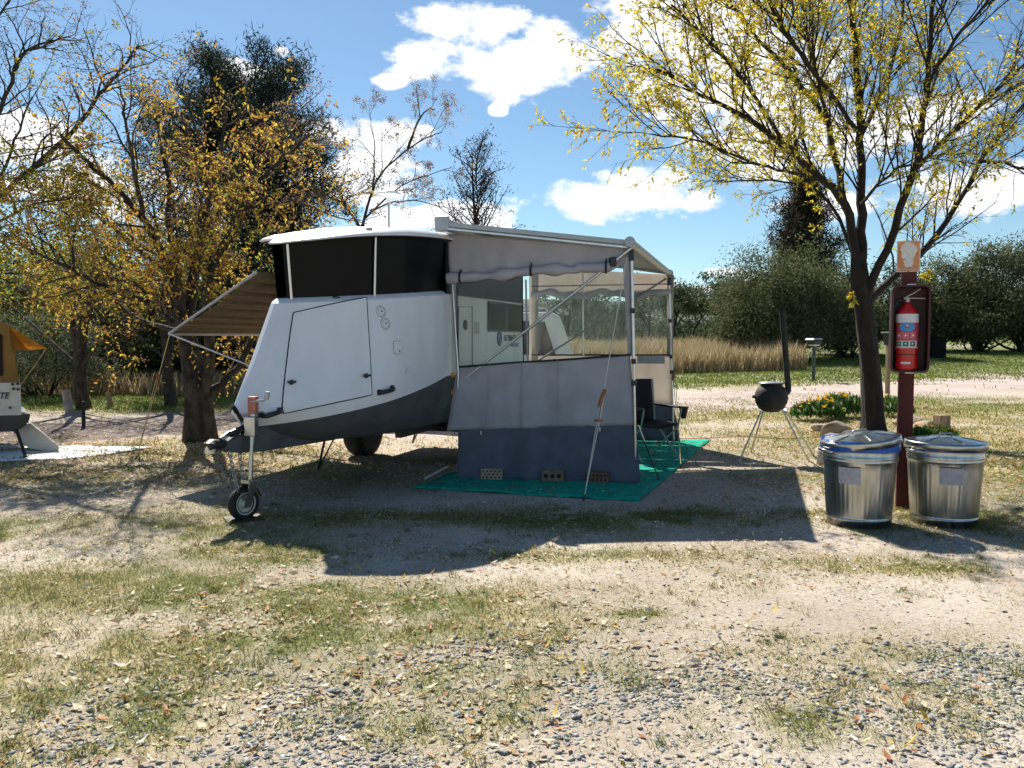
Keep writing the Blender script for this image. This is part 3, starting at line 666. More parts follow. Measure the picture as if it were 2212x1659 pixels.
M['lamp'] = mat('clear_lamp_lens', (.75, .72, .70), .15, var=.1)
lp = MB(); lp.plate(rrect(p + nn * .012, tt, up, .062, .026, .012), .02); lp = lp.build('side_lamp', M['white'], trailer, bevel=.004)
MB().plate(rrect(p + nn * .016 - tt * .006, tt, up, .038, .017, .004), .006).build('lens', M['lamp'], lp)
# deck clamps under the window
for px, py in ((598, 655), (648, 655), (728, 643), (604, 659)):
    s, z = bow_at(px, py); p = bow(s, z) + np.array([0, 0, .012]); nn, tt = bownrm(s, z)
    MB().box(p - nn * .03, (.07, .018, .016), math.atan2(tt[1], tt[0])).build('deck_clip', M['black'], trailer, bevel=.003)
# window band of dark mesh, poles at the corners
def zroof(u): u = max(u, -.05); return 2.405 + .12 * (1 - math.exp(-u / .45)) + .05 * min(u, 1.8)
def band(h, k0, k1, frm, to):
    rows = []
    for t in np.linspace(0, 1, 6):
        hh = inset(h, k0 * (1 - t) + k1 * t)
        rows.append([T(q[0], q[1] * sg, (ztop(q[0]) + .035) * (1 - t) + (zroof(q[0]) + .005) * t - 0) for q, sg in [(hh[i], 1) for i in range(frm, to)]])
    return rows
wr = MB(); rr = band(H_top, .10, .03, 1, 31); wr.grid(rr); wr.build('bow_window', M['mesh'], trailer)
wl = MB(); wl.grid([[T(*lean((((q - N0) @ UU), ((q - N0) @ VV))), q[2]) for q in row][::-1] for row in rr]); wl.build('bow_window', M['mesh'], trailer)
hh0, hh1 = inset(H_top, .09), inset(H_top, .02)
for i in (2, 14):
    a, b = hh0[i], hh1[i]
    for sg in (1,):
        MB().tube([T(a[0] - .015, a[1] * sg * 1.015, ztop(a[0]) + .02), T(b[0] - .015, b[1] * sg * 1.015, zroof(b[0]) + .01)], .0135, 8).build('window_pole', M['alu'], trailer)
# side and rear tent walls above the body
for sg in (1, -1):
    sw = MB(); sw.plate([T(1.82, .955 * sg, 2.03), T(UE - .05, .955 * sg, 2.03), T(UE - .05, .955 * sg, 2.62), T(1.82, .955 * sg, 2.60)][::sg], .02); sw.build('side_curtain', M['mesh'], trailer)
sw = MB(); sw.plate([T(UE - .06, .93, 2.03), T(UE - .06, -.93, 2.03), T(UE - .06, -.93, 2.62), T(UE - .06, .93, 2.62)], .02); sw.build('rear_curtain', M['mesh'], trailer)
# roof: curved shell with a fascia
H_rf = half(.0, [(.03, .13), (.24, .50), (.74, .83), (1.3, .965), (1.8, 1.0)])
def rr_(k, dz, crown=0): 
    h = [np.array([1.9 + (p[0] - 1.9) * k, p[1] * k]) for p in H_rf]; return ring(h, lambda u: zroof(u) + dz * (.32 + .68 * np.clip((u + .05) / 1.1, 0, 1)))
rf = MB(); rf.grid([rr_(.98, .0), rr_(1., .006), rr_(1.003, .018), rr_(.985, .042), rr_(.93, .078), rr_(.8, .10), rr_(.5, .125), rr_(.2, .135), rr_(.01, .137)], True, True)
roof = rf.build('roof', M['white'], trailer)
ul = MB(); q = rr_(.985, -.002); ul.add(q, [tuple(range(len(q)))[::-1]]); ul.build('roof_lining', M['black'], roof)
MB().tube(rr_(.985, .0) + rr_(.985, .0)[:1], .011, 6).build('roof_trim', M['black'], roof)
MB().box(T(.52, .72, zroof(.52) + .065), (.05, .03, .025), -YAW).build('roof_clip', M['alud'], roof)
# television antenna
ab = T(2.35, .0, 2.78); an = MB(); an.tube([ab - [0, 0, .15], ab + [0, 0, .42]], .012, 8)
an.build('antenna_mast', M['alud'], trailer)
a2 = MB(); a2.lathe(ab + [0, 0, .42], [(.02, -.06), (.03, 0), (.06, .015), (.15, .028), (.155, .04), (.13, .06), (.001, .072)], 24); a2.build('antenna_dish', M['white'], trailer)
# right side: window, door seam, vent, lettering
def side(u, z, o=0.): return T(u, .97 + o, z)
def splate(u0, u1, z0, z1, o, th=.012): return MB().plate([side(u0, z0, o), side(u1, z0, o), side(u1, z1, o), side(u0, z1, o)], th)
sw = splate(3.08, 4.46, 1.64, 1.995, .012).build('side_window', M['glass'], trailer, bevel=.003)
MB().tube([side(*q, .013) for q in ((3.08, 1.64), (4.46, 1.64), (4.46, 1.995), (3.08, 1.995), (3.08, 1.64))], .012, 6).build('window_seal', M['black'], sw)
MB().tube([side(*q, .002) for q in ((2.12, .95), (2.12, 1.9), (2.55, 1.92), (2.55, .95))], .006, 5).build('door_seam', M['black'], trailer)
MB().plate([side(2.62, 1.60, .006), side(2.78, 1.60, .006), side(2.78, 1.74, .006), side(2.62, 1.74, .006)], .006).build('power_inlet', M['alud'], trailer)
MB().lathe(side(2.33, 1.70, .0), [(.06, 0), (.06, .01), (.001, .014)], 20, mat=Matrix((Vector(UU), Vector((0, 0, 1)), Vector(VV))).transposed()).build('door_knob', M['black'], trailer)
def text(s, size, origin, ax, up, m, parent, name='lettering', extrude=.0015, shear=0., bold=0.):
    cu = bpy.data.curves.new('t', 'FONT'); cu.body = s; cu.size = size; cu.extrude = extrude; cu.shear = shear; cu.offset = bold
    to = bpy.data.objects.new('t', cu); COL.objects.link(to); bpy.context.view_layer.update()
    me = bpy.data.meshes.new_from_object(to.evaluated_get(bpy.context.evaluated_depsgraph_get())); bpy.data.objects.remove(to)
    ax, up = Vector(ax).normalized(), Vector(up).normalized(); nn = ax.cross(up)
    b = base_of(parent); org = Vector(origin) - b
    for v in me.vertices: v.co = org + ax * v.co.x + up * v.co.y + nn * v.co.z
    return link_mesh(name, me, m, parent)
text('ULTIMATE', .105, side(3.70, 1.515, .004), UU, (0, 0, 1), M['ink'], trailer, bold=.002)
text('NAUTILUS', .07, side(3.98, 1.43, .004), UU, (0, 0, 1), M['ltblue'], trailer, bold=.001)
em = MB(); Ms = Matrix((Vector(UU), Vector((0, 0, 1)), Vector(VV))).transposed(); em.lathe(side(3.52, 1.545, .0), [(.10, 0.), (.10, .004), (.001, .005)], 28, mat=Ms); em = em.build('emblem', M['blue'], trailer)
MB().lathe(side(3.50, 1.55, .004), [(.055, 0.), (.055, .004), (.001, .005)], 20, mat=Ms, a0=.4, a1=4.2).build('emblem_wave', M['ltblue'], em)
for px in ((3.0, .97),): pass
for z in (1.14, .95): MB().box(T(1.93, .985, z), (.03, .05, .045), -YAW).build('amber_reflector', M['orange'], trailer, bevel=.003)
# wheels
def wheel(sg):
    c = T(3.15, .80 * sg, .37); ax = Vector(VV * sg); Mw = Matrix((Vector(UU), Vector((0, 0, 1)), ax)).transposed()
    if Mw.determinant() < 0: Mw = Matrix((-Vector(UU), Vector((0, 0, 1)), ax)).transposed()
    e = bpy.data.objects.new('wheel', None); reg(e, trailer, base_of(trailer)); 
    MB().lathe(c, [(.20, -.10), (.30, -.125), (.36, -.11), (.372, -.06), (.374, .0), (.372, .06), (.36, .11), (.30, .125), (.20, .10)], 36, mat=Mw).build('tyre', M['rubber'], e)
    MB().lathe(c, [(.20, -.10), (.19, .06), (.12, .05), (.09, .09), (.001, .095)], 28, mat=Mw).build('rim', M['alud'], e)
wheel(1); wheel(-1)
ax = MB(); ax.tube([T(3.15, -.75, .40), T(3.15, .75, .40)], .04, 10); ax.build('axle', M['black'], trailer)
for sg in (1, -1): MB().box(T(3.0, .42 * sg, .50), (.07, 2.6, .11), -YAW).build('chassis_rail', M['black'], trailer)
# drawbar: a grey A-section under the nose, coupling, handbrake lever
db = MB(); sec = [(-.78, .045, .67, .60), (-.62, .085, .72, .57), (-.35, .13, .77, .55), (.1, .22, .74, .55), (.5, .34, .66, .56)]
rows = []
for u, w, zt, zb_ in sec: rows.append([T(u, -w, zb_), T(u, w, zb_), T(u, w, zt), T(u, -w, zt)])
db.grid(rows, False, True); db.add(rows[0], [(0, 1, 2, 3)][::-1]); db.add(rows[-1], [(3, 2, 1, 0)]); db.build('drawbar', M['greyhull'], trailer, bevel=.01)
cp = MB(); cp.tube([T(-.72, 0, .655), T(-.80, 0, .66), T(-.89, 0, .665), T(-.95, 0, .655)], [.05, .055, .066, .045], 12, flat=(1, .8)); cp.build('hitch_coupling', M['black'], trailer)
MB().tube([T(-.90, 0, .69), T(-.90, 0, .60)], .052, 14).build('coupling_socket', M['galv'], trailer)
MB().tube([T(-.80, .02, .70), T(-.70, .03, .745), T(-.62, .03, .75)], [.022, .022, .016], 8).build('coupling_lever', M['galv'], trailer)
hb = MB(); hb.tube([T(-.56, .05, .72), T(-.53, .06, .80), T(-.62, .05, .92)], [.022, .018, .016], 8); hb.tube([T(-.62, .05, .92), T(-.68, .05, .98)], .022, 8); hb.build('handbrake_lever', M['black'], trailer)
MB().tube([T(-.72, .06, .74), T(-.50, .10, .80)], .03, 10).build('override_cylinder', M['black'], trailer)
MB().tube([T(-.60, .06, .72), T(-.55, .08, .86)], .012, 6).build('handbrake_rod', M['galv'], trailer)
# jockey wheel
jb = np.array([-2.26, 7.0, 0]); jz = gz1(-2.26, 7.0)
jk = bpy.data.objects.new('jockey_wheel', None); reg(jk, trailer, base_of(trailer))
top = np.array([-2.215, 7.07, 1.02]); low = np.array([-2.235, 7.02, .33])
MB().tube([top - [0, 0, .08], top * .45 + low * .55], .024, 14).build('outer_tube', M['galv'], jk)
MB().tube([top * .5 + low * .5, low], .019, 14).build('inner_tube', M['galv'], jk)
MB().box(top - [0, 0, .045], (.07, .065, .15), -.2).build('winder_head', M['redpaint'], jk, bevel=.006)
wh = MB(); wh.tube([top + [0, -.03, -.01], top + [.10, -.05, .0], top + [.13, -.05, .02]], .010, 8); wh.tube([top + [.13, -.05, .01], top + [.14, -.05, .075]], .022, 10); wh.build('winder_handle', M['alud'], jk)
MB().box(top * .72 + low * .28 + [-.01, .0, -.03], (.10, .075, .17), -.2).build('clamp', M['galv'], jk, bevel=.008)
wc = np.array([-2.285, 6.985, .145]); wax = Vector((.80, -.60, 0)).normalized(); fw = Vector((0, 0, 1)).cross(wax)
Mw = Matrix((fw, wax.cross(fw), wax)).transposed()
MB().lathe(wc, [(.075, -.03), (.105, -.042), (.132, -.036), (.142, -.015), (.142, .015), (.132, .036), (.105, .042), (.075, .03)], 28, mat=Mw).build('tyre', M['rubber'], jk)
M['cream'] = mat('cream_rim_paint', (.62, .60, .50), .45, var=.15)
MB().lathe(wc, [(.085, .032), (.098, .040), (.086, .036), (.07, .012), (.035, .012), (.03, .034), (.001, .036)], 28, mat=Mw).build('rim', M['cream'], jk)
fk = MB()
for sg in (1, -1):
    a = Vector(wc) + wax * .052 * sg; fk.plate([a + fw * .03 + Vector((0, 0, -.03)), a - fw * .03 + Vector((0, 0, -.03)), Vector(low) + wax * .052 * sg - fw * .045, Vector(low) + wax * .052 * sg + fw * .03], .005)
fk.box(low + [0, 0, .0], (.11, .11, .03), -.6); fk.build('fork', M['galv'], jk)
mg = MB(); mg.lathe(wc, [(.155, -.045), (.165, 0), (.155, .045)], 10, mat=Mw, a0=R(15), a1=R(100)); mg.build('mudguard', M['black'], jk, solid=.004)
MB().box(wc - [0, 0, .145 - jz], (.30, .24, .03), .5).build('timber_chock', M['black'], jk, bevel=.004)
# safety chains, link by link
def chain(pts, name='safety_chain'):
    cm = MB(); P_ = catmull(pts, 60); L = 0; last = np.array(P_[0]); flip = False
    for i in range(1, len(P_)):
        if np.linalg.norm(P_[i] - last) > .042 or i == len(P_) - 1:
            a, b = Vector(last), Vector(P_[i]); d = (b - a).normalized(); sd_ = d.cross(Vector((.3, .9, .1))).normalized(); sd_ = sd_ if not flip else d.cross(sd_); flip = not flip
            m_ = (a + b) / 2; lp = [m_ + d * .030 * math.cos(t) + sd_ * .015 * math.sin(t) for t in np.linspace(0, 2 * math.pi, 9)]
            cm.tube(lp, .0052, 5, cap=False); last = np.array(P_[i])
    cm.build(name, M['chain'], trailer)
chain([T(-.74, .06, .60), T(-.74, .10, .42), T(-.72, .14, .24), T(-.60, .16, .12)])
chain([T(-.62, .06, .66), T(-.63, .10, .42), T(-.60, .13, .25), T(-.585, .15, .06)])
# stabiliser legs behind
for sg in (-1,):
    for u in (1.75, 4.3):
        l = MB(); l.tube([T(u, .5 * sg, .52), T(u + .05, .66 * sg, .02)], .014, 6); l.tube([T(u + .3, .5 * sg, .52), T(u + .05, .66 * sg, .02)], .010, 6); l.build('stabiliser_leg', M['black'], trailer)

# ------------------------------------------------------------------ annexe awning on the right side
C0 = np.array([-.73, 8.84, 2.75]); C1 = C0 + UU * 3.5; A0 = np.array([1.26, 8.81, 2.55]); B0 = np.array([2.29, 12.17, 2.50])
AF = np.array([1.33, 8.81, 0]); BF = np.array([2.39, 12.17, 0])
aw = thing('annexe_awning', 'grey roll-out annexe awning with clear plastic windows beside the camper', 'awning', (AF + BF) / 2)
case = MB(); dirc = Vector(UU); prof = [(.0, -.06), (.055, -.055), (.075, -.01), (.06, .05), (.0, .075), (-.07, .06), (-.075, -.05)]
rows = [[C0 + UU * s + VV * p[0] + np.array([0, 0, p[1]]) for p in prof] for s in (0, 3.5)]
case.grid(rows, False, True); case.add(rows[0], [tuple(range(7))[::-1]]); case.add(rows[1], [tuple(range(7))]); case.build('awning_case', M['alud'], aw, bevel=.008)
MB().box(C0 - UU * .02, (.17, .05, .16), -YAW).build('case_end_cap', M['alud'], aw, bevel=.02)
can = MB(); rows = []
for i in range(11):
    s = i / 10; a = C0 + UU * (.05 + 3.4 * s) + [0, 0, .04]; b = A0 + (B0 - A0) * s + [0, 0, .03]
    rows.append([a + (b - a) * t + np.array([0, 0, -.05 * math.sin(math.pi * t) * (.4 + .6 * math.sin(math.pi * s))]) for t in np.linspace(0, 1, 9)])
can.grid(rows); can.build('canopy', M['roofcanvas'], aw, solid=.003)
lb = MB(); d = (B0 - A0) / np.linalg.norm(B0 - A0); lb.tube([A0 - d * .08, B0 + d * .08], .042, 14); lb.build('lead_rail', M['alud'], aw)
for e, sg in ((A0, -1), (B0, 1)):
    MB().tube([e + d * sg * .06, e + d * sg * .12], .055, 14).build('rail_end_cap', M['alud'], aw, bevel=.006)
def bar(a, b, w, h, name, m, parent=aw, bev=.004):
    a, b = Vector(a), Vector(b); t = (b - a).normalized(); s_ = t.cross(Vector((0, 0, 1))).normalized(); u_ = s_.cross(t)
    v = [p + s_ * x * w / 2 + u_ * z * h / 2 for p in (a, b) for x, z in ((-1, -1), (1, -1), (1, 1), (-1, 1))]
    return MB().add(v, [(3, 2, 1, 0), (4, 5, 6, 7), (0, 1, 5, 4), (1, 2, 6, 5), (2, 3, 7, 6), (3, 0, 4, 7)]).build(name, m, parent, bevel=bev)
bar(C0 + [.02, -.03, -.005], A0 + [-.02, -.035, .0], .035, .05, 'rafter', M['alud'])
bar(C0 + [.05, -.055, -.055], A0 + [-.05, -.055, -.05], .022, .025, 'rafter_channel', M['alu'])
bar(C1 + [.02, 0, -.005], B0 + [-.02, 0, 0], .035, .05, 'rafter', M['alud'])
for top_, ft in ((A0, AF), (B0, BF)):
    MB().tube([top_ + [0, 0, -.06], top_ * .5 + ft * .5], .0175, 10).build('support_post', M['alu'], aw)
    MB().tube([top_ * .52 + ft * .48, ft + [0, 0, gz1(ft[0], ft[1])]], .014, 10).build('post_slide', M['alu'], aw)
    for f in (.03, .26, .47, .56): 
        c_ = top_ * (1 - f) + ft * f; MB().box(c_ + [0, 0, -.05], (.05, .05, .055 if f > .1 else .12), -.2).build('post_clip', M['black'], aw, bevel=.005)
M['brace2'] = mat('dull_grey_tube', (.22, .225, .23), .7, 0., var=.1, spec=.2)
# braces back to the camper
MB().tube([A0 + [.0, -.045, -.05], T(1.93, 1.02, 1.02)], .0165, 10).build('brace', M['alu'], aw)
MB().tube([B0 + [-.03, .05, -.08], T(4.75, 1.0, 1.15)], .014, 10).build('brace', M['brace2'], aw)
MB().box(A0 + (T(1.93, 1.02, 1.02) - A0) * .105 + [0, -.045, -.04], (.07, .06, .10), .2).build('brace_sleeve', M['black'], aw, bevel=.01)
# front wall: a plane between the two feet
WL = np.array([-.60, 9.13, 0]); WR = np.array([1.33, 8.83, 0]); WD = (WR - WL); WLEN = np.linalg.norm(WD); WD = WD / WLEN; WN = np.array([WD[1], -WD[0], 0])
if WN[1] > 0: WN = -WN
def WP(px, py):
    """(along, height) on the front wall plane for a picture position"""
    r = ray(px, py); o = np.array([0, 0, CAMH]); t = ((WL - o) @ WN) / (r @ WN); q = o + r * t; return (q - WL) @ WD, q[2]
def Wpt(s, z, out=0.): return WL + WD * s + np.array([0, 0, z]) + WN * out
def wall_grid(tl, tr, br, bl, fold, seed, nx=44, ny=16, sag=0., hang=0.):
    """cloth between four picture corners, with folds out of the plane"""
    a, b, c, e = [np.array(WP(*q)) for q in (tl, tr, br, bl)]; rows = []
    for j in range(ny + 1):
        v = j / ny; row = []
        for i in range(nx + 1):
            u = i / nx; q = (a * (1 - u) + b * u) * (1 - v) + (e * (1 - u) + c * u) * v
            f = (fbm(np.array([q[0] * 5.0 + seed]), np.array([q[1] * .8]), 1, 3, seed)[0] - .5) * fold * (.35 + .65 * v) * math.sin(math.pi * min(1, .12 + u)) 
            f += hang * v * v + fold * .10 * abs(math.sin(q[0] * 8.5 + 2.0 * math.sin(q[0] * 3.1 + seed))) ** .5 * (.3 + .7 * v)
            if hang: f += .010 * math.sin((abs(q[0] - .75) * 1.3 + q[1] * 1.7) * 15) * (1 - u * .3) * math.sin(math.pi * v) + .006 * math.sin((q[0] * 2.2 - q[1] * 2.6) * 11)
            row.append(Wpt(q[0], q[1] - sag * math.sin(math.pi * u), f))
        rows.append(row)
    return rows
M['seam'] = mat('grey_seam_tape', (.30, .30, .33), .9)
def cloth(name, m, *a, parent=aw, **k):
    g = MB(); g.grid(wall_grid(*a, **k)); return g.build(name, m, parent, solid=.003)
val = cloth('front_valance', M['canvas'], (958, 503), (1352, 537), (1345, 572), (975, 603), .16, 1)
low_w = cloth('front_panel', M['canvas'], (988, 792), (1361, 765), (1374, 918), (966, 930), .15, 2)
sk = cloth('front_skirt', M['skirt'], (990, 928), (1374, 916), (1384, 1043), (990, 1032), .26, 3, hang=.05)
win = cloth('front_window', M['clear'], (985, 596), (1353, 560), (1361, 765), (988, 792), .02, 4)
cloth('window_border', M['canvas'], (972, 596), (988, 594), (992, 795), (986, 795), .02, 5, nx=4)
cloth('window_border', M['canvas'], (1344, 548), (1361, 545), (1365, 768), (1357, 768), .03, 6, nx=4)
def wline(name, pts, r, m, out=.01, k=6, parent=aw): return MB().tube([Wpt(*WP(*q), out) for q in pts], r, k).build(name, m, parent)
wline('window_piping', [(988, 793), (1100, 784), (1230, 776), (1362, 766)], .011, M['navy'], .012)
for x0_, x1_ in ((1058, 1050), (1128, 1126), (1205, 1206)): wline('panel_seam', [(x0_, 792 - (x0_ - 988) * .072), (x1_, 924)], .0035, M['seam'], .035, 4)
wline('zip', [(1136, 604), (1140, 782)], .010, M['canvas'], .006)
wline('zip', [(1128, 604), (1131, 782)], .006, M['navy'], .006)
wline('side_pole', [(978, 600), (991, 800), (990, 838)], .011, M['alu'], .03, 8)
rl = MB(); pts = []; rad = []
for i in range(40):
    t = i / 39; px = 968 + t * (1338 - 968); py = 602 - t * 26 + 7 * math.sin(t * 9) * t + (-6 if t > .75 else 0); s_, z_ = WP(px, py); pts.append(Wpt(s_, z_, .045)); rad.append(.052 + .012 * math.sin(t * 23) + .010 * math.sin(t * 41 + 1) - .02 * max(0, t - .85) / .15)
rl.tube(pts, rad, 14); rl.build('rolled_flap', M['canvas'], aw)
for i, px in enumerate((1003, 1153, 1312)):
    t = (px - 968) / 370; k_ = int(t * 39); ring_ = [Vector(pts[k_]) + (Vector((0, 0, 1)) * math.cos(a) + Vector(WN) * math.sin(a)) * (rad[k_] + .006) for a in np.linspace(0, 2 * math.pi, 17)]
    st = MB(); st.tube(ring_, .007, 4, cap=False, flat=(2.2, .5)); st.tube([Vector(pts[k_]) + Vector((0, 0, .05)), Vector(pts[k_]) + Vector((0, 0, .09)) - Vector(WN) * .03], .009, 4); st.build('strap', M['navy'], aw)
for px, py in ((1040, 960), (1296, 953)): MB().tube([Wpt(*WP(px, py - 30), .03), Wpt(*WP(px, py - 22), .03)], .008, 6).build('eyelet', M['alu'], aw)
# rear wall
RL = np.array([.30, 12.62, 0]); RR = BF + np.array([-.02, .03, 0]); RD = RR - RL; RLEN = np.linalg.norm(RD); RD = RD / RLEN; RN = np.array([RD[1], -RD[0], 0])
def Rp(s, z, o=0.): return RL + RD * s + np.array([0, 0, z]) + RN * o
def rgrid(z0a, z0b, z1a, z1b, s0, s1, fold, seed, nx=30, ny=8, flare=0.):
    rows = []
    for j in range(ny + 1):
        v = j / ny; row = []
        for i in range(nx + 1):
            u = i / nx; z = (z0a * (1 - u) + z0b * u) * (1 - v) + (z1a * (1 - u) + z1b * u) * v; s = s0 + (s1 - s0 + flare * v) * u
            row.append(Rp(s, z, (fbm(np.array([s * 5 + seed]), np.array([z]), 1, 3, seed)[0] - .5) * fold))
        rows.append(row)
    return rows
def rear(name, m, *a, **k): g = MB(); g.grid(rgrid(*a, **k)); return g.build(name, m, aw, solid=.003)
rear('rear_valance', M['canvas_l'], 2.62, 2.47, 2.22, 2.24, 0, RLEN, .05, 11)
rear('rear_window', M['clear'], 2.22, 2.24, 1.29, 1.30, 0, RLEN, .02, 12)
rear('rear_panel', M['canvas_l'], 1.29, 1.30, .62, .56, 0, RLEN, .09, 13)
rear('rear_skirt', M['skirt'], .60, .54, .02, .02, 0, RLEN + .02, .12, 14, flare=.10)
q = [Rp(s, 2.20 + .03 * math.sin(s * 7) - .02 * math.sin(s * 17), .04) for s in np.linspace(0, RLEN - .05, 30)]
MB().tube(q, [.05 + .012 * math.sin(i * 1.7) for i in range(30)], 10).build('rolled_flap', M['canvas'], aw)
MB().tube([Rp(0, 2.33, .012), Rp(RLEN, 2.34, .012)], .008, 5).build('valance_piping', M['navy'], aw)
MB().tube([Rp(0, 1.29, .012), Rp(RLEN, 1.30, .012)], .012, 5).build('window_piping', M['navy'], aw)
MB().tube([Rp(.78, 2.5, .05), Rp(.80, 1.1, .05)], .013, 8).build('rear_pole', M['alu'], aw)
rear('window_border', M['canvas_l'], 2.45, 2.45, 1.3, 1.3, RLEN - .09, RLEN, .03, 15, nx=4)
rear('window_border', M['canvas_l'], 2.6, 2.6, .3, .3, -.04, .10, .03, 16, nx=4)
MB().plate([Rp(RLEN - .52, 1.29, .02), Rp(RLEN - .12, 1.29, .02), Rp(RLEN - .12, 1.17, .02), Rp(RLEN - .52, 1.17, .02)], .004).build('pocket', M['canvas'], aw)
# strap and spring at the near post
st = MB(); sa, sb = np.array([1.345, 8.80, .62]), GG(1425, 1040); st.tube([sa, sa * .72 + sb * .28], .012, 6); st.build('tie_spring', M['alu'], aw)
MB().tube([sa * .72 + sb * .28, sb + [0, 0, .01]], .007, 6).build('tie_strap', M['black'], aw)

# ------------------------------------------------------------------ striped awning on the far side
A2 = thing('side_awning', 'brown striped awning propped out on the far left side of the camper', 'awning', T(2.2, -1.5, 0))
t0 = np.array([-3.9, 9.45, 1.60]); t1 = t0 + UU * 2.6; a0 = T(1.15, -.98, 2.27); a1 = a0 + UU * 2.6
for k_ in range(8):   # cloth woven in bands
    w0, w1 = k_ / 8, (k_ + 1) / 8; g = MB()
    rows = [[a0 * (1 - s) + a1 * s + (t0 * (1 - s) + t1 * s - a0 * (1 - s) - a1 * s) * w + np.array([0, 0, -.05 * math.sin(math.pi * w)]) for w in (w0, (w0 + w1) / 2, w1)] for s in np.linspace(0, 1, 9)]
    g.grid(rows); g.build('canopy_band', M['khaki'], A2, solid=.002)
    if k_ in (2, 3, 5, 6):
        M.setdefault('stripe', mat('pale_stripe', (.42, .33, .22), .9, var=.1, trans=.15))
        MB().tube([r_[1] + np.array([0, 0, -.004 + .006 * math.sin(i)]) for i, r_ in enumerate(rows)], .006, 4).build('stripe', M['stripe'], A2)
MB().tube([t0, t1], .022, 10).build('lead_rail', M['alud'], A2)
MB().tube([t0, a0], .016, 8).build('rafter', M['alud'], A2)
MB().tube([t0, T(1.35, -.97, 1.15)], .013, 8).build('brace', M['alu'], A2)
MB().tube([t1, a1], .016, 8).build('rafter', M['alud'], A2)
MB().tube([t1, T(3.7, -.97, 1.15)], .013, 8).build('brace', M['alu'], A2)
# ------------------------------------------------------------------ ropes and ground mat
def rope(label, a, peg, tog, m, double=True, name='guy_rope', hang=0.):
    a, peg = np.array(a), np.array(peg); r = thing(name, label, 'rope', peg, 'guy ropes')
    q = a + (peg - a) * tog; side_ = np.cross(peg - a, [0, 0, 1.]); side_ = side_ / np.linalg.norm(side_)
    MB().tube([a, q], .0055, 6).build('rope', m, r)
    MB().tube([q + side_ * .012, peg + [0, 0, .03]], .005, 6).build('rope', m, r)
    MB().tube([q - (peg - a) * .03 - side_ * .02, peg + [0, 0, .03]], .005, 6).build('rope', m, r)
    tv = (peg - a) / np.linalg.norm(peg - a)
    MB().tube([q - tv * .09 - side_ * .015, q - tv * .02, q + tv * .09 + side_ * .02], [.020, .024, .018], 8).build('wooden_toggle', M['wood'], r)
    MB().tube([q + tv * .05, q + tv * .06 + side_ * .10], .004, 5).build('rope_end', m, r)
    MB().tube([peg + [.01, .02, .06], peg + [0, 0, .045], peg + [-.01, -.02, -.02]], .009, 6).build('peg', M['black'], r)
    if hang: 
        h = q + tv * hang; MB().tube([q + tv * .1, h], .004, 5).build('tensioner_cord', M['wood'], r); MB().box(h + [0, 0, -.01], (.075, .05, .02), .3).build('tensioner_bead', M['wood'], r, bevel=.004)
rope('white guy rope with wooden toggle hanging in front of the grey annexe wall', A0 + [-.06, -.10, -.16], GG(1262, 1081), .60, M['rope'], hang=.22)
rope('cream guy rope running down from the rear annexe post', B0 + [0.02, .0, -.70], GG(1471, 1012) + np.array([0, 0, 0]), .42, M['ropey'])
rope('cream guy rope from the tip of the brown striped awning', t0 + [0, 0, -.02], GG(296, 990), .33, M['ropey'])
c = [GG(*q) for q in ((888, 1057), (1380, 1083), (1535, 952))]; c.append(c[0] + c[2] - c[1])
mt = MB(); rows = []
for i in range(31):
    u = i / 30; row = []
    for j in range(31):
        v = j / 30; p = c[0] * (1 - u) * (1 - v) + c[1] * u * (1 - v) + c[2] * u * v + c[3] * (1 - u) * v
        w = .008 + .012 * (fbm(np.array([p[0] * 2.2]), np.array([p[1] * 2.2]), 1, 3, 33)[0] - .3) + (.008 * math.sin(p[0] * 9 + p[1] * 5) if min(u, v, 1 - u, 1 - v) < .04 else 0)
        row.append((p[0], p[1], gz1(p[0], p[1]) + max(.006, w)))
    rows.append(row)
mt.grid(rows); mo = mt.build('ground_mat', M['mat'], solid=.006)
tag(mo, 'green woven ground mat spread beneath the annexe awning', 'mat')
# bricks holding the skirt
def brick(px, py, label, holes, tone, yaw):
    q = Wpt(*WP(px, py), .10); b = np.array([q[0], q[1], gz1(q[0], q[1]) + .014]); o = thing('brick', label, 'brick', b, 'bricks on the annexe skirt')
    L, H_, D_ = .235, .115, .076; dirx = np.array([math.cos(yaw), math.sin(yaw), 0]); dn = np.array([math.sin(yaw), -math.cos(yaw), 0]); m = mat('brick_clay', tone, .9, var=.3, nscale=25, bump=.3, bscale=90)
    MB().box(b + [0, 0, H_ / 2], (L, D_, H_), yaw).build('brick_body', m, o, bevel=.005)
    for s, z, r in holes:
        p = b + dirx * s + dn * (D_ / 2 + .0012) + np.array([0, 0, H_ / 2 + z]); MB().tube([p - dn * .03, p], r, 12).build('core_hole', M['hole'], o)
h10 = [(-.085 + .042 * i, .024 if k == 0 else -.024, .012) for i in range(5) for k in range(2)]
h13 = [(-.09 + .045 * i, z, .010) for i in range(5) for z in (.034, -.034)] + [(-.068 + .045 * i, 0, .010) for i in range(4)]
brick(1066, 1028, 'pale brick with many small holes at left of the annexe skirt', h13, (.36, .27, .20), -.16)
brick(1196, 1030, 'brown brick with three big round holes against the annexe skirt', [(-.07, 0, .023), (0, 0, .023), (.07, 0, .023)], (.20, .15, .09), -.12)
brick(1292, 1034, 'dark red-brown brick with ten holes beside the guy rope peg', h10, (.17, .09, .06), -.18)
# timber offcut on the mat at left
p = G(935, 1030); o = MB().tube([GG(918, 1040) + [0, 0, .03], GG(968, 1020) + [0, 0, .06]], .016, 8).build('annexe_pole', M['alud']); tag(o, 'loose grey pole lying on the green mat left corner', 'pole')

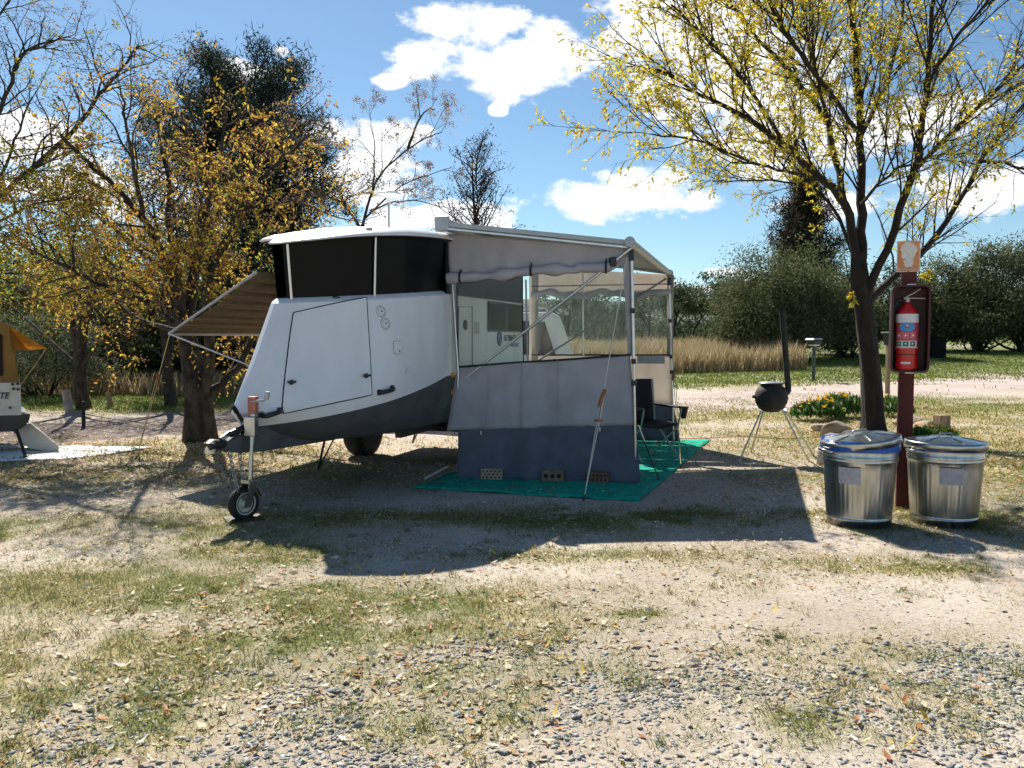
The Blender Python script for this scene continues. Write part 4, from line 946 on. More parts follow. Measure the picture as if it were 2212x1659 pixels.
# ------------------------------------------------------------------ folding chair inside the annexe
cb = np.array([1.72, 10.45, gz1(1.72, 10.45) + .02]); ch = thing('camp_chair', 'black folding camp chair in the open annexe side', 'chair', cb)
cy = R(-152)
def cp_(x, y, z): return cb + np.array([x * math.cos(cy) - y * math.sin(cy), x * math.sin(cy) + y * math.cos(cy), z])
g = MB(); g.grid([[cp_(x, -.24 - .10 * (z - .45) - .03 * math.sin(math.pi * (x + .27) / .54), z) for x in np.linspace(-.27, .27, 9)] for z in np.linspace(.42, 1.0, 9)]); g.build('backrest', M['fabric'], ch, solid=.03)
g = MB(); g.grid([[cp_(x, y, .46 - .04 * math.sin(math.pi * (x + .26) / .52)) for x in np.linspace(-.26, .26, 7)] for y in np.linspace(-.24, .26, 7)]); g.build('seat', M['fabric'], ch, solid=.03)
for sx in (-1, 1):
    MB().tube([cp_(.30 * sx, -.30, 1.0), cp_(.29 * sx, -.24, .45), cp_(.29 * sx, .28, .01)], .011, 8).build('leg', M['alud'], ch)
    MB().tube([cp_(.29 * sx, .30, .66), cp_(.29 * sx, .24, .42), cp_(.29 * sx, -.30, .01)], .011, 8).build('leg', M['alud'], ch)
    MB().box(cp_(.31 * sx, .03, .665), (.07, .56, .025), cy).build('armrest', M['black'], ch, bevel=.008)
MB().lathe(cp_(-.36, .26, .60), [(.03, -.08), (.045, 0), (.062, .06), (.066, .066)], 18).build('cup_holder', M['black'], ch)

# ------------------------------------------------------------------ pot stove
pb = GG(1668, 990); pot = thing('pot_stove', 'black cast iron pot stove on four thin legs with tall flue', 'stove', pb)
pc = P(1666, 857, 10.45)
pr = [(.001, -.20), (.09, -.19), (.155, -.145), (.195, -.07), (.205, 0), (.195, .06), (.165, .115), (.135, .14), (.125, .15), (.155, .165), (.158, .172)]
MB().lathe(pc, pr, 32).build('pot', M['castiron'], pot)
ld_ = MB().lathe(pc, [(.158, .174), (.155, .180), (.08, .192), (.001, .195)], 32).build('lid', M['alud'], pot)
MB().tube([pc + [-.05, 0, .19], pc + [-.03, 0, .225], pc + [.03, 0, .225], pc + [.05, 0, .19]], .007, 6).build('lid_handle', M['castiron'], ld_)
fb = P(1703, 838, 10.45); ft_ = P(1690, 671, 10.45)
MB().tube([pc + [.15, 0, .02], fb + [.0, 0, -.02]], .045, 12).build('flue_elbow', M['castiron'], pot)
MB().tube([fb + [0, 0, -.04], ft_], .038, 16).build('flue', M['castiron'], pot)
MB().tube([pc + [-.20, 0, .0], pc + [-.235, -.01, .0]], .02, 10).build('spout', M['castiron'], pot)
for (ax_, ay_), (bx_, by_) in (((1644, 889), (1596, 998)), ((1649, 887), (1622, 979)), ((1690, 885), (1746, 994)), ((1696, 885), (1759, 986))):
    f_ = GG(bx_, by_); tpt = P(ax_, ay_, pc[1] + (f_[1] - pc[1]) * .3); MB().tube([tpt, f_], .011, 8).build('leg', M['galv'], pot)

# ------------------------------------------------------------------ lamps on posts
lb_ = GG(1757, 826); lb_[2] = gz1(lb_[0], lb_[1]); o = thing('bollard_light', 'dark green bollard lamp standing on the verge across the road', 'bollard lamp', lb_, 'bollard lamps')
MB().tube([lb_, lb_ + [0, 0, 1.28]], .06, 10).build('post', M['greenpost'], o); MB().box(lb_ + [0, 0, 1.37], (.36, .36, .17), .4).build('lamp_housing', M['black'], o, bevel=.03)
MB().box(lb_ + [0, 0, 1.30], (.26, .26, .10), .4).build('lens', M['lamp'], o); MB().box(lb_ + [0, 0, 1.48], (.44, .44, .05), .4, .8).build('cap', M['alud'], o, bevel=.01)
lb_ = GG(1916, 876); lb_[2] = gz1(lb_[0], lb_[1]); o = thing('bollard_light', 'timber stake with small black lamp just behind the yellow tree trunk', 'bollard lamp', lb_, 'bollard lamps')
MB().box(lb_ + [0, 0, .70], (.09, .07, 1.4), .3).build('post', M['timber'], o, bevel=.006); MB().box(lb_ + [-.03, 0, 1.52], (.12, .12, .28), .3).build('lamp_housing', M['black'], o, bevel=.02); MB().box(lb_ + [-.03, 0, 1.675], (.2, .2, .03), .3).build('cap', M['alud'], o)
bb = np.array([22.6, 44.5, gz1(22.6, 44.5)]); M['dkbox'] = mat('dark_box_paint', (.012, .014, .014), .9, var=.2, spec=.05); o = thing('storage_box', 'dark square utility box under the far right bushes', 'box', bb)
MB().box(bb + [0, 0, .5], (.9, .9, 1.1), .2).build('box_body', M['dkbox'], o, bevel=.03); MB().box(bb + [0, 0, 1.09], (1.0, 1.0, .07), .2).build('box_lid', M['dkbox'], o, bevel=.02)

# ------------------------------------------------------------------ extinguisher post
eb = np.array([3.58, 7.52, gz1(3.58, 7.52)]); ey = -.34
ex = np.array([math.cos(ey), math.sin(ey), 0]); en = np.array([math.sin(ey), -math.cos(ey), 0])
def ep(a, out, z): return eb + ex * a + en * out + np.array([0, 0, z])
o = MB().box(ep(0, 0, 1.15), (.125, .10, 2.5), ey).build('timber_post', M['postred'], bevel=.006); tag(o, 'red-brown square timber post carrying the fire extinguisher', 'post')
sg_ = thing('warning_sign', 'faded orange and white sign plate at the top of the red post', 'sign', ep(0, .056, 2.10))
sw_, sh_ = .096, .138; sc_ = ep(-.012, .056, 2.275)
M['signwhite'] = mat('faded_sign_white', (.72, .68, .62), .5, var=.12, nscale=50); M['signor'] = mat('faded_sign_orange', (.70, .27, .09), .5, var=.3, nscale=22)
zz = np.array([0, 0, 1.])
MB().plate(rrect(sc_, ex, zz, sw_, sh_, .008), .006).build('sign_plate', M['signwhite'], sg_)
bl = []
MB().plate(rrect(sc_ + en * .0015 , ex, zz, sw_ - .008, sh_ - .008, .006), .0012).build('orange_field', M['signor'], sg_)
for k_, pts_ in enumerate(([(0.0 + .066 * math.cos(t) * (1 + .10 * math.sin(5 * t + 1) + .05 * math.sin(9 * t)), .045 + .085 * math.sin(t) * (1 + .08 * math.sin(4 * t))) for t in np.linspace(0, 2 * math.pi, 36, endpoint=False)], [(-.045, -.035), (.045, -.035), (.03, -.095), (-.025, -.098)])):
    MB().plate([sc_ + en * (.003 + .0007 * k_) + ex * a + zz * b for a, b in pts_], .0012).build('faded_patch', M['signwhite'], sg_)
text('EXTINGUISHER', .0245, sc_ + en * .0035 - ex * .084 - zz * .123, ex, zz, M['signwhite'], sg_, 'sign_lettering', .0006)
for z_ in (.13, -.134): MB().tube([sc_ + en * .001 + zz * z_, sc_ + en * .004 + zz * z_], .005, 8).build('screw', M['black'], sg_)
# cabinet: open tray
cbn = thing('extinguisher_cabinet', 'dark red open plastic cabinet fixed on the timber post', 'cabinet', ep(0, .056, 1.24))
w_, h_, d_ = .156, .385, .20; zc = 1.625
out_ = lambda o_: rrect(ep(0, o_, zc), ex, zz, w_, h_, .05, 6)
inn_ = lambda o_, k=.018: rrect(ep(0, o_, zc), ex, zz, w_ - k, h_ - k, .04, 6)
g = MB(); g.grid([out_(.058), out_(.058 + d_), inn_(.058 + d_), inn_(.07)], False, True); g.add(out_(.058), [tuple(range(28))]); g.add(inn_(.07, .018), [tuple(range(28))]); g.build('cabinet_tray', M['cab'], cbn)
for z_ in (h_ + .002, -h_ - .002): MB().box(ep(0, .058 + d_ - .03, zc + z_), (.07, .02, .01), ey).build('bracket', M['alu'], cbn)
# extinguisher
fe = thing('fire_extinguisher', 'red fire extinguisher with white band standing inside the dark red cabinet', 'fire extinguisher', ep(-.02, .19, zc - h_ + .02))
fx = ep(-.022, .175, zc - h_ + .021)
MB().lathe(fx, [(.001, 0), (.085, .002), (.093, .02), (.093, .46), (.088, .50), (.065, .545), (.035, .57), (.03, .60), (.001, .60)], 36).build('cylinder', M['extred'], fe)
def wrap(z0, z1, a0, a1, m, name, r=.0945, parent=fe): 
    a_c = math.atan2(en[1], en[0]); return MB().lathe(fx, [(r, z0), (r, z1)], 24, a0=a_c + R(a0), a1=a_c + R(a1)).build(name, m, parent)
M['labelw'] = mat('label_white', (.72, .70, .70), .5, var=.08, nscale=40); M['labelr'] = mat('label_red', (.50, .05, .09), .5, var=.1); M['labelb'] = mat('label_blue', (.04, .30, .62), .5, var=.05); M['labelg'] = mat('label_green', (.03, .16, .11), .5, var=.25, nscale=90)
lab = wrap(.20, .42, -78, 72, M['labelr'], 'label'); wrap(.425, .495, -95, 90, M['labelw'], 'white_band', .0947)
a_c = math.atan2(en[1], en[0])
def decal(ca, cz, wa, hz, m, name, r, sq=False):
    """ellipse or square printed on the cylinder: angle in degrees"""
    rows = []
    for y in np.linspace(-1, 1, 15):
        hw_ = 1. if sq else math.sqrt(max(1e-4, 1 - y * y)); rows.append([fx + np.array([r * math.cos(a_c + R(ca + wa * hw_ * x)), r * math.sin(a_c + R(ca + wa * hw_ * x)), cz + hz * y]) for x in np.linspace(-1, 1, 13)])
    return MB().grid(rows).build(name, m, lab)
wrap(.196, .202, -78, 72, M['labelw'], 'label_edge', .0950, lab); wrap(.418, .424, -78, 72, M['labelw'], 'label_edge', .0950, lab)
decal(-4, .380, 40, .040, M['labelb'], 'blue_oval', .0955); decal(-4, .384, 12, .016, M['labelr'], 'oval_centre', .0963); decal(-4, .390, 5, .007, M['labelw'], 'oval_mark', .0968)
for k_ in range(3):
    decal(-46 + 36 * k_, .305, 15, .028, mat('pictogram_red', (.62, .16, .18), .5, var=.4, nscale=120), 'pictogram', .0955, True)
    decal(-46 + 36 * k_, .305, 6, .008, M['labelw'], 'pictogram_mark', .0962); decal(-44 + 36 * k_, .292, 4, .006, M['labelr'], 'pictogram_mark', .0964)
wrap(.205, .26, -62, 50, M['labelw'], 'white_panel', .0952, lab)
for k_ in range(3):
    decal(-46 + 36 * k_, .232, 14, .022, M['labelg'], 'green_square', .0960, True); decal(-44 + 34 * k_, .234, 5, .008, M['labelw'], 'square_mark', .0966)
for z_ in (.14,): MB().lathe(fx, [(.0945, z_ - .004), (.0965, z_), (.0945, z_ + .004)], 32).build('retaining_strap', M['black'], fe)
decal(-8, .065, 24, .009, M['labelw'], 'maker_plate', .0955, True)
hd = fx + zz * .60
MB().tube([hd, hd + zz * .04], .022, 12).build('valve', M['alud'], fe)
M['lever'] = mat('cream_lever_paint', (.60, .55, .42), .4, var=.1)
MB().tube([hd + zz * .03 - ex * .03, hd + zz * .035 + ex * .05, hd + zz * .03 + ex * .14], .009, 6, flat=(1.4, .6)).build('carry_handle', M['lever'], fe)
MB().tube([hd + zz * .035 - ex * .03, hd + zz * .075 + ex * .04, hd + zz * .115 + ex * .10], .009, 6, flat=(1.4, .6)).build('squeeze_lever', M['lever'], fe)
MB().tube([hd + zz * .02 - ex * .02, hd + zz * .02 - ex * .08, hd - zz * .06 - ex * .115, hd - zz * .30 - ex * .118], .011, 8).build('hose', M['black'], fe)

# ------------------------------------------------------------------ galvanised bins
def bin_(cx, cy_, label, tilt, tdir, bagz, lab_ang, rot):
    b = np.array([cx, cy_, gz1(cx, cy_)]); o = thing('garbage_bin', label, 'bin', b, 'galvanised garbage bins'); o.scale = (1.06, 1.06, 1.13)
    fl_ = lambda a, z: (.0008 * math.sin(a * 44) if .09 < z < .46 else 0)
    prof = [(.001, .02), (.222, .012), (.240, .0), (.243, .05), (.247, .052), (.247, .060), (.243, .063)] + [(.244 + .026 * t, .075 + .39 * t) for t in np.linspace(0, 1, 10)] + [(.276, .475), (.280, .483), (.276, .492), (.276, .50), (.281, .507), (.276, .514), (.277, .575), (.284, .585), (.279, .592), (.272, .58)]
    MB().lathe(b, prof, 288, flute=fl_).build('bin_body', M['galv'], o)
    bg_ = MB().lathe(b, [(.266, .53), (.270, .594), (.290, .597 + bagz * .6), (.2925, .575), (.2915, .555)], 96, flute=lambda a, z: (.004 * math.sin(a * 5 + 1) + .002 * math.sin(a * 13) + .003 if z < .58 and z > .5 else 0)).build('bin_liner', M['bluebag'], o)
    e = bpy.data.objects.new('lid', None); reg(e, o, base_of(o))
    Mt = Matrix.Rotation(tilt, 3, Vector((-math.sin(tdir), math.cos(tdir), 0))); lz = b + [0, 0, .605 + abs(math.sin(tilt)) * .25]
    MB().lathe(lz, [(.293, -.045), (.300, -.047), (.300, -.004), (.295, .006), (.285, .008), (.20, .024), (.10, .036), (.05, .041), (.001, .042)], 64, mat=Mt).build('lid_dome', M['galv'], e)
    for k_ in range(6):
        a = k_ * math.pi / 3 + .3 + rot; f_ = lambda r, z: lz + np.array(Mt @ Vector((r * math.cos(a), r * math.sin(a), z))); MB().tube([f_(.11, .037), f_(.19, .0275), f_(.265, .014)], [.004, .007, .004], 6, flat=(1, .6)).build('lid_rib', M['galv'], e)
    hh_ = lambda x, z: lz + np.array(Mt @ Vector((x * math.cos(rot), x * math.sin(rot), z)))
    MB().tube([hh_(-.065, .038), hh_(-.055, .060), hh_(.055, .060), hh_(.065, .038)], .0065, 6).build('lid_handle', M['alud'], e)
    for a in (rot, rot + math.pi):
        f_ = lambda da, r, z: b + np.array([r * math.cos(a + da), r * math.sin(a + da), z])
        MB().tube([f_(-.25, .275, .545), f_(-.22, .312, .55), f_(.22, .312, .55), f_(.25, .275, .545)], .010, 8).build('side_handle', M['galv'], o)
    if True:
        a = R(lab_ang); fp_ = MB(); rows = [[b + np.array([(.251 + .026 * (z - .075) / .39 + .006) * math.cos(a + t), (.251 + .026 * (z - .075) / .39 + .006) * math.sin(a + t), z]) for t in np.linspace(-.30, .30, 9)] for z in (.325, .385, .445)]
        fp_.grid(rows); fp_.build('paper_notice', M['paper'], o)
bin_(2.915, 6.90, 'galvanised bin with tilted lid and blue liner showing, left of the red post', R(6.5), math.pi, .06, -128, .12)
bin_(3.64, 6.92, 'galvanised bin with flat closed lid, right of the red post', R(.6), 0, .02, -108, .25)

# ------------------------------------------------------------------ rocks and flower bed
def rock(px, py, r, label, flat=.7, tone=None, seed=0, boxy=0):
    p = GG(px, py); bm = bmesh.new(); bmesh.ops.create_icosphere(bm, subdivisions=3, radius=1); rr_ = np.random.default_rng(seed)
    pl = [(Vector(rr_.normal(size=3)).normalized(), rr_.uniform(.55, .85)) for _ in range(9)]
    for v in bm.verts:
        for n_, d_ in pl:
            q = v.co.dot(n_)
            if q > d_: v.co -= n_ * (q - d_) * .9
        v.co = Vector((v.co.x * r * (1.25 if not boxy else 1.5), v.co.y * r, v.co.z * r * flat))
    me = bpy.data.meshes.new('garden_rock'); bm.to_mesh(me); bm.free()
    o = link_mesh('garden_rock', me, tone or M['rock'], None, (p[0], p[1] + r * .6, p[2] + r * flat * .5), (0, rr_.uniform(-.2, .2), rr_.uniform(0, 6)))
    tag(o, label, 'rock', 'rocks edging the flower bed'); return o
M['rock2'] = mat('dark_rock', (.10, .07, .055), .9, var=.4, nscale=9, bump=.8, bscale=24); M['rock3'] = mat('pale_rock', (.46, .40, .33), .9, var=.3, nscale=9, bump=.8, bscale=24)
rock(1782, 934, .16, 'small tan rock behind the others at the flower bed left end', .6, None, 1)
rock(1808, 950, .24, 'largest rounded pinkish rock at the flower bed corner', .9, None, 2)
rock(1812, 975, .22, 'cracked tan rock in front of the largest flower bed rock', .75, None, 3)
rock(1786, 1003, .13, 'pale upright rock partly behind the left bin', 1.3, M['rock3'], 4)
rock(1848, 958, .19, 'dark brown tilted rock left of the tree trunk', .7, M['rock2'], 5)
rock(1876, 962, .14, 'dark wedge of rock against the tree trunk base', .8, M['rock2'], 6)
rock(1975, 924, .25, 'low brown rock right behind the red post', .5, None, 7)
rock(2010, 932, .22, 'flat-topped log-like brown rock behind the right bin', .55, M['timber'], 8, 1)
rock(1982, 1075, .12, 'pale rock on the ground between the two bins', .7, M['rock3'], 9)
rock(1985, 1055, .14, 'grey rock behind the right bin edge', .8, M['rock2'], 10)
p = GG(2040, 930); o = MB().box(p + [0, .1, .13], (.20, .2, .26), .25).build('timber_block', M['timber'], bevel=.012); tag(o, 'squared pale timber block behind the right bin', 'timber block')
def flower_plant(px, py, rx, ry, h, n, nf, label, fc):
    p = GG(px, py); o = thing('flowering_plant', label, 'plant', p, 'garden bed flowers')
    q = rng.random((n, 2)) * 2 - 1; q = q[(q ** 2).sum(1) < 1]; n = len(q)
    bp_ = np.stack([p[0] + q[:, 0] * rx, p[1] + q[:, 1] * ry, np.full(n, p[2])], 1); top_ = h * (1 - .55 * (q ** 2).sum(1))
    z = top_ * (.25 + .75 * rng.random(n)); bp_[:, 2] += z
    d_ = rng.normal(0, .6, (n, 3)); d_[:, 2] = np.abs(d_[:, 2]) + .5; d_ /= np.linalg.norm(d_, axis=1)[:, None]
    cc_ = np.where(rng.random((n, 1)) < .12, np.array([.35, .40, .30]), np.array([.06, .13, .025])) * (.6 + .8 * rng.random((n, 1)))
    V, F, C = leaf_quads(bp_, d_, .10 + .06 * rng.random(n), .014 + .006 * rng.random(n), cc_); np_mesh('foliage', V, F, M['darkleaf'], o, col=C)
    fs = MB()
    for i in range(nf):
        a = random.random() * 6.28; r_ = math.sqrt(random.random()); c_ = p + np.array([math.cos(a) * r_ * rx, math.sin(a) * r_ * ry, h * (1 - .5 * r_ * r_) + .05 + random.random() * .07])
        ti = Matrix.Rotation(random.uniform(-.6, .6), 3, 'X') @ Matrix.Rotation(random.uniform(-.6, .6), 3, 'Y'); rr_ = random.uniform(.032, .05)
        f_ = MB(); vs = [Vector((0, 0, -.006))] + [Vector((math.cos(t) * rr_ * (1 if k % 2 else .6), math.sin(t) * rr_ * (1 if k % 2 else .6), .006)) for k, t in enumerate(np.linspace(0, 2 * math.pi, 17)[:-1])]
        f_.add([c_ + np.array(ti @ v) for v in vs], [(0, k + 1, (k + 1) % 16 + 1) for k in range(16)]); f_.build('flower', fc, o)
        MB().tube([c_ - [0, 0, .10], c_], .003, 4, cap=False).build('flower_stem', M['greenpost'], o)
def leaf_quads(p, d, L, Wd, cols):
    n = len(p); r_ = rng.normal(size=(n, 3)); s_ = np.cross(d, r_); s_ /= np.linalg.norm(s_, axis=1)[:, None] + 1e-9; L = L[:, None]; Wd = Wd[:, None]
    up = np.cross(s_, d)
    V = np.concatenate([p, p + d * L * .45 + s_ * Wd + up * L * .04, p + d * L, p + d * L * .45 - s_ * Wd + up * L * .04]); i = np.arange(n)
    return V, np.stack([i, i + n, i + 2 * n, i + 3 * n], 1), np.tile(cols, (4, 1))
M['yflower'] = mat('yellow_petal', (.85, .50, .01), .6, var=.15, trans=.3); M['oflower'] = mat('orange_petal', (.80, .27, .01), .6, var=.15, trans=.3)
flower_plant(1765, 908, .50, .35, .34, 1400, 34, 'clump of yellow daisies at the left end of the garden bed', M['yflower'])
flower_plant(1822, 902, .55, .40, .42, 1700, 40, 'taller clump of yellow daisies beside the tree trunk', M['yflower'])
flower_plant(1925, 900, .40, .4, .36, 900, 8, 'leafy clump between the tree trunk and red post', M['yflower'])
flower_plant(2010, 952, .38, .22, .16, 700, 9, 'low orange-flowered plant behind the right bin', M['oflower'])
# extension cord
pts_ = [GG(1458, 948) + [0, 0, .012], GG(1530, 948) + [0, 0, .012], GG(1600, 944) + [0, 0, .012], GG(1690, 948) + [0, 0, .012], GG(1790, 944) + [0, 0, .012]]
o = MB().tube([tuple(q) for q in catmull(pts_, 40)], .006, 6).build('extension_cord', mat('orange_cord', (.50, .10, .03), .6, var=.05)); tag(o, 'thin orange extension cord on the dirt behind the pot stove', 'cord')

# ------------------------------------------------------------------ neighbour's camper at the left edge
nb = np.array([-7.1, 11.2, 0.]); nbt = thing('camper_trailer', 'cream camper with tan canvas top cut by the left picture edge', 'camper trailer', nb)
def Q(px, py, dy=0.): return P(px, py, 11.0 + dy)
def slab(pts2, depth, name, m, par=nbt, bev=.01):
    f_ = [Vector(P(x_, y_, 10.9)) for x_, y_ in pts2]; dv = Vector((-.66, 1, 0)).normalized() * depth
    b_ = [p_ + dv for p_ in f_]; k_ = len(f_)
    return MB().add(f_ + b_, [tuple(range(k_))[::-1], tuple(range(k_, 2 * k_))] + [(i, (i + 1) % k_, (i + 1) % k_ + k_, i + k_) for i in range(k_)]).build(name, m, par, bevel=bev)
M['cream2'] = mat('cream_camper_panel', (.62, .56, .47), .4, var=.05)
slab([(-420, 830), (44, 826), (47, 898), (-420, 905)], 1.7, 'body', M['cream2'])
slab([(-420, 906), (66, 895), (62, 912), (34, 932), (-420, 945)], 1.8, 'bumper', M['black'])
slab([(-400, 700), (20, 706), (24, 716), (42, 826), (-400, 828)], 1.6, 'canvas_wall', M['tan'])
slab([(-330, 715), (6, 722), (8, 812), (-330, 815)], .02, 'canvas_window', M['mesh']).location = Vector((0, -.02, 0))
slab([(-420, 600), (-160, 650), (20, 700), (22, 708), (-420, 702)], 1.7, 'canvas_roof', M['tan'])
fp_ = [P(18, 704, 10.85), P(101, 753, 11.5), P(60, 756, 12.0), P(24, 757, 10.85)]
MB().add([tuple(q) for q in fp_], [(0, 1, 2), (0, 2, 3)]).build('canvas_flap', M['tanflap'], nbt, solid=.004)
MB().tube([P(100, 753, 11.7), P(46, 830, 11.2)], .006, 5).build('flap_strut', M['ropey'], nbt)
text('TE', .115, P(-3, 861, 10.885), (1, 0, 0), (0, 0, 1), M['ink'], nbt, 'lettering', .001, .3, .002)
for px_, py_ in ((27, 830), (38, 829), (29, 840), (39, 841)): MB().box(P(px_, py_, 10.87), (.03, .02, .035)).build('catch', M['black'], nbt, bevel=.003)
MB().tube([P(21, 881, 10.9), P(21, 881, 10.86)], .016, 8).build('lock', M['black'], nbt)
lg = MB(); lg.tube([P(36, 930, 10.9), GG(56, 992) + [0, 0, .02]], .022, 8); lg.box(GG(56, 992) + [0, 0, .012], (.12, .12, .02)); lg.build('support_leg', M['black'], nbt)
slab([(30, 922), (42, 918), (105, 970), (105, 981), (95, 983), (40, 975), (5, 940)], .6, 'step_panel', M['cream2']).location = Vector((0, .25, 0))
for a_, b_ in (((-140, 948), (-140, 1000)), ((-300, 948), (-300, 1005))): MB().tube([P(*a_, 11.2), GG(*b_)], .03, 8).build('support_leg', M['black'], nbt)
ws = MB(); cs = [GG(*q) for q in ((-420, 1010), (150, 995), (330, 968), (-60, 962))]; rows = []
for i in range(25):
    u = i / 24; row = []
    for j in range(13):
        v = j / 12; p = cs[0] * (1 - u) * (1 - v) + cs[1] * u * (1 - v) + cs[2] * u * v + cs[3] * (1 - u) * v; row.append((p[0], p[1], gz1(p[0], p[1]) + .012 + .02 * (fbm(np.array([p[0] * 2]), np.array([p[1] * 2]), 1, 3, 44)[0] - .4)))
    rows.append(row)
ws.grid(rows); o = ws.build('ground_sheet', M['whitemat'], solid=.006); tag(o, 'white ground sheet spread beside the cream camper', 'mat')

# ------------------------------------------------------------------ posts along the left verge
def post(px, py, pt, w, m, label, name='fence_post', lean=0.):
    b = GG(px, py); h_ = (py - pt) * b[1] / 1790; o = MB().tube([b - [0, 0, .1], b + [lean, 0, h_]], w, 10).build(name, m); tag(o, label, 'post', 'posts on the left verge')
M['greypost'] = mat('grey_weathered_post', (.26, .25, .26), .9, var=.25, nscale=12, bump=.4, bscale=30)
post(152, 894, 842, .085, M['greypost'], 'thick grey timber post in the dry grass at left', lean=-.08)
post(181, 924, 866, .03, M['castiron'], 'thin dark steel stake at the edge of the left track')
post(243, 882, 850, .06, M['timber'], 'short leaning brown stump in the left dry grass', lean=-.1)

# ------------------------------------------------------------------ white wagon behind the annexe
wb = np.array([-.6, 15.6, 0.]); wt = thing('parked_wagon', 'white four-wheel-drive wagon parked behind the annexe, seen through its window', 'car', wb)
wy = R(10); wx = np.array([math.cos(wy), math.sin(wy), 0]); wn = np.array([math.sin(wy), -math.cos(wy), 0])
def wp(a, o, z): return wb + wx * a + wn * o + np.array([0, 0, z])
sil = [(-2.9, .45), (-2.95, .95), (-2.7, 1.15), (-1.5, 1.25), (-.9, 1.93), (-.6, 2.0), (1.20, 2.02), (1.36, 1.95), (1.62, 1.2), (1.66, .55), (1.5, .42)]
g = MB(); L_ = [wp(a, .9 - (.10 if z > 1.3 else 0), z) for a, z in sil]; R_ = [wp(a, -.9 + (.10 if z > 1.3 else 0), z) for a, z in sil]; k_ = len(sil)
g.add(L_ + R_, [tuple(range(k_))[::-1], tuple(range(k_, 2 * k_))] + [(i, (i + 1) % k_, (i + 1) % k_ + k_, i + k_) for i in range(k_)]); g.build('car_body', M['carpaint'], wt, bevel=.06)
for pts2 in ([(.45, 1.25), (1.24, 1.25), (1.06, 1.84), (.45, 1.86)], [(-.45, 1.25), (.35, 1.25), (.35, 1.86), (-.45, 1.86)], [(-1.2, 1.27), (-.55, 1.25), (-.55, 1.85), (-.78, 1.85)]):
    MB().plate([wp(a, .908 - .10 * (z - 1.25) / .7 + .012, z) for a, z in pts2], .02).build('side_window', M['glass'], wt)
MB().plate([wp(1.60, .7, 1.25), wp(1.60, -.7, 1.25), wp(1.42, -.66, 1.85), wp(1.42, .66, 1.85)], .02).build('rear_window', M['glass'], wt)
for a in (-2.0, .75):
    for o_ in (.82, -.82):
        c_ = wp(a, o_, .37); e = bpy.data.objects.new('wheel', None); reg(e, wt, base_of(wt)); Mw = Matrix((Vector(wx), Vector((0, 0, 1)), Vector(wn))).transposed()
        MB().lathe(c_, [(.22, -.11), (.35, -.12), (.37, 0), (.35, .12), (.22, .11)], 24, mat=Mw).build('tyre', M['rubber'], e); MB().lathe(c_, [(.22, .10), (.12, .07), (.001, .10)], 20, mat=Mw).build('rim', M['alud'], e)
for o_ in (.78, -.78): MB().box(wp(1.63, o_, 1.0), (.06, .14, .4), wy).build('tail_light', M['extred'], wt, bevel=.01)
for o_ in (.7, -.7): MB().tube([wp(-.5, o_, 2.03), wp(-.45, o_, 2.10), wp(1.1, o_, 2.10), wp(1.15, o_, 2.03)], .018, 6).build('roof_rail', M['alud'], wt)
# ------------------------------------------------------------------ trees
def unit(v): return v / (np.linalg.norm(v) + 1e-9)
class TB:
    def __init__(s): s.V = []; s.F = []; s.n = 0
    def tube(s, pts, rad, k):
        pts = np.asarray(pts); m = len(pts); t = np.gradient(pts, axis=0); t /= np.linalg.norm(t, axis=1)[:, None] + 1e-9
        ref = np.cross(t, np.array([.31, .92, .24]))
        bad = np.linalg.norm(ref, axis=1) < .05; ref[bad] = np.cross(t[bad], np.array([1., 0, 0])); ref /= np.linalg.norm(ref, axis=1)[:, None]; b = np.cross(t, ref)
        a = np.arange(k) * 2 * np.pi / k; v = pts[:, None] + (ref[:, None] * np.cos(a)[None, :, None] + b[:, None] * np.sin(a)[None, :, None]) * np.asarray(rad)[:, None, None]
        i = np.arange(m * k).reshape(m, k); j = np.roll(i, -1, 1)
        s.V.append(v.reshape(-1, 3)); s.F.append(np.stack([i[:-1], j[:-1], j[1:], i[1:]], -1).reshape(-1, 4) + s.n); s.n += m * k
    def build(s, name, m, parent):
        if not s.V: return
        return np_mesh(name, np.concatenate(s.V), np.concatenate(s.F), m, parent, smooth=True)
def smooth_poly(pts, n): return np.array(catmull(pts, n))
def sprout(rg, pts, rad, lv, levels, tb, tips, bound=None):
    """children of a branch, recursively; the last level's twigs are recorded in tips"""
    if lv >= len(levels): return
    q = levels[lv]; m = len(pts); L = np.linalg.norm(np.diff(pts, axis=0), axis=1).sum()
    cnt = q['n'] if not q.get('per_m') else max(2, int(L * q['per_m']))
    for c in range(cnt):
        t = q['t0'] + (1 - q['t0']) * (c + rg.random()) / cnt; f = t * (m - 1); i = min(int(f), m - 2); p = pts[i] + (pts[i + 1] - pts[i]) * (f - i); r = rad[i] * (1 - (f - i)) + rad[i + 1] * (f - i)
        tg = unit(pts[i + 1] - pts[i]); rn = rg.normal(size=3); pr = unit(rn - tg * (rn @ tg)); a = R(q['ang'] * (.6 + .8 * rg.random()))
        d = unit(tg * math.cos(a) + pr * math.sin(a) + np.array([0, 0, q.get('up', 0)])); ln = q['len'] * (.55 + .75 * rg.random()) * (1.15 - .5 * t)
        ns = q.get('ns', 4); pp = [p]; step = ln / ns
        for k in range(ns):
            d = unit(d + rg.normal(size=3) * q.get('wob', .18) + np.array([0, 0, q.get('trop', 0.)])); pp.append(pp[-1] + d * step)
        pp = np.array(pp); r0 = max(.003, min(r * .7, q['r'] * (.7 + .6 * rg.random()))); rr = np.linspace(r0, r0 * .35, ns + 1)
        tb.tube(pp, rr, q.get('k', 4))
        if lv == len(levels) - 1: tips.append(pp)
        else: sprout(rg, pp, rr, lv + 1, levels, tb, tips)
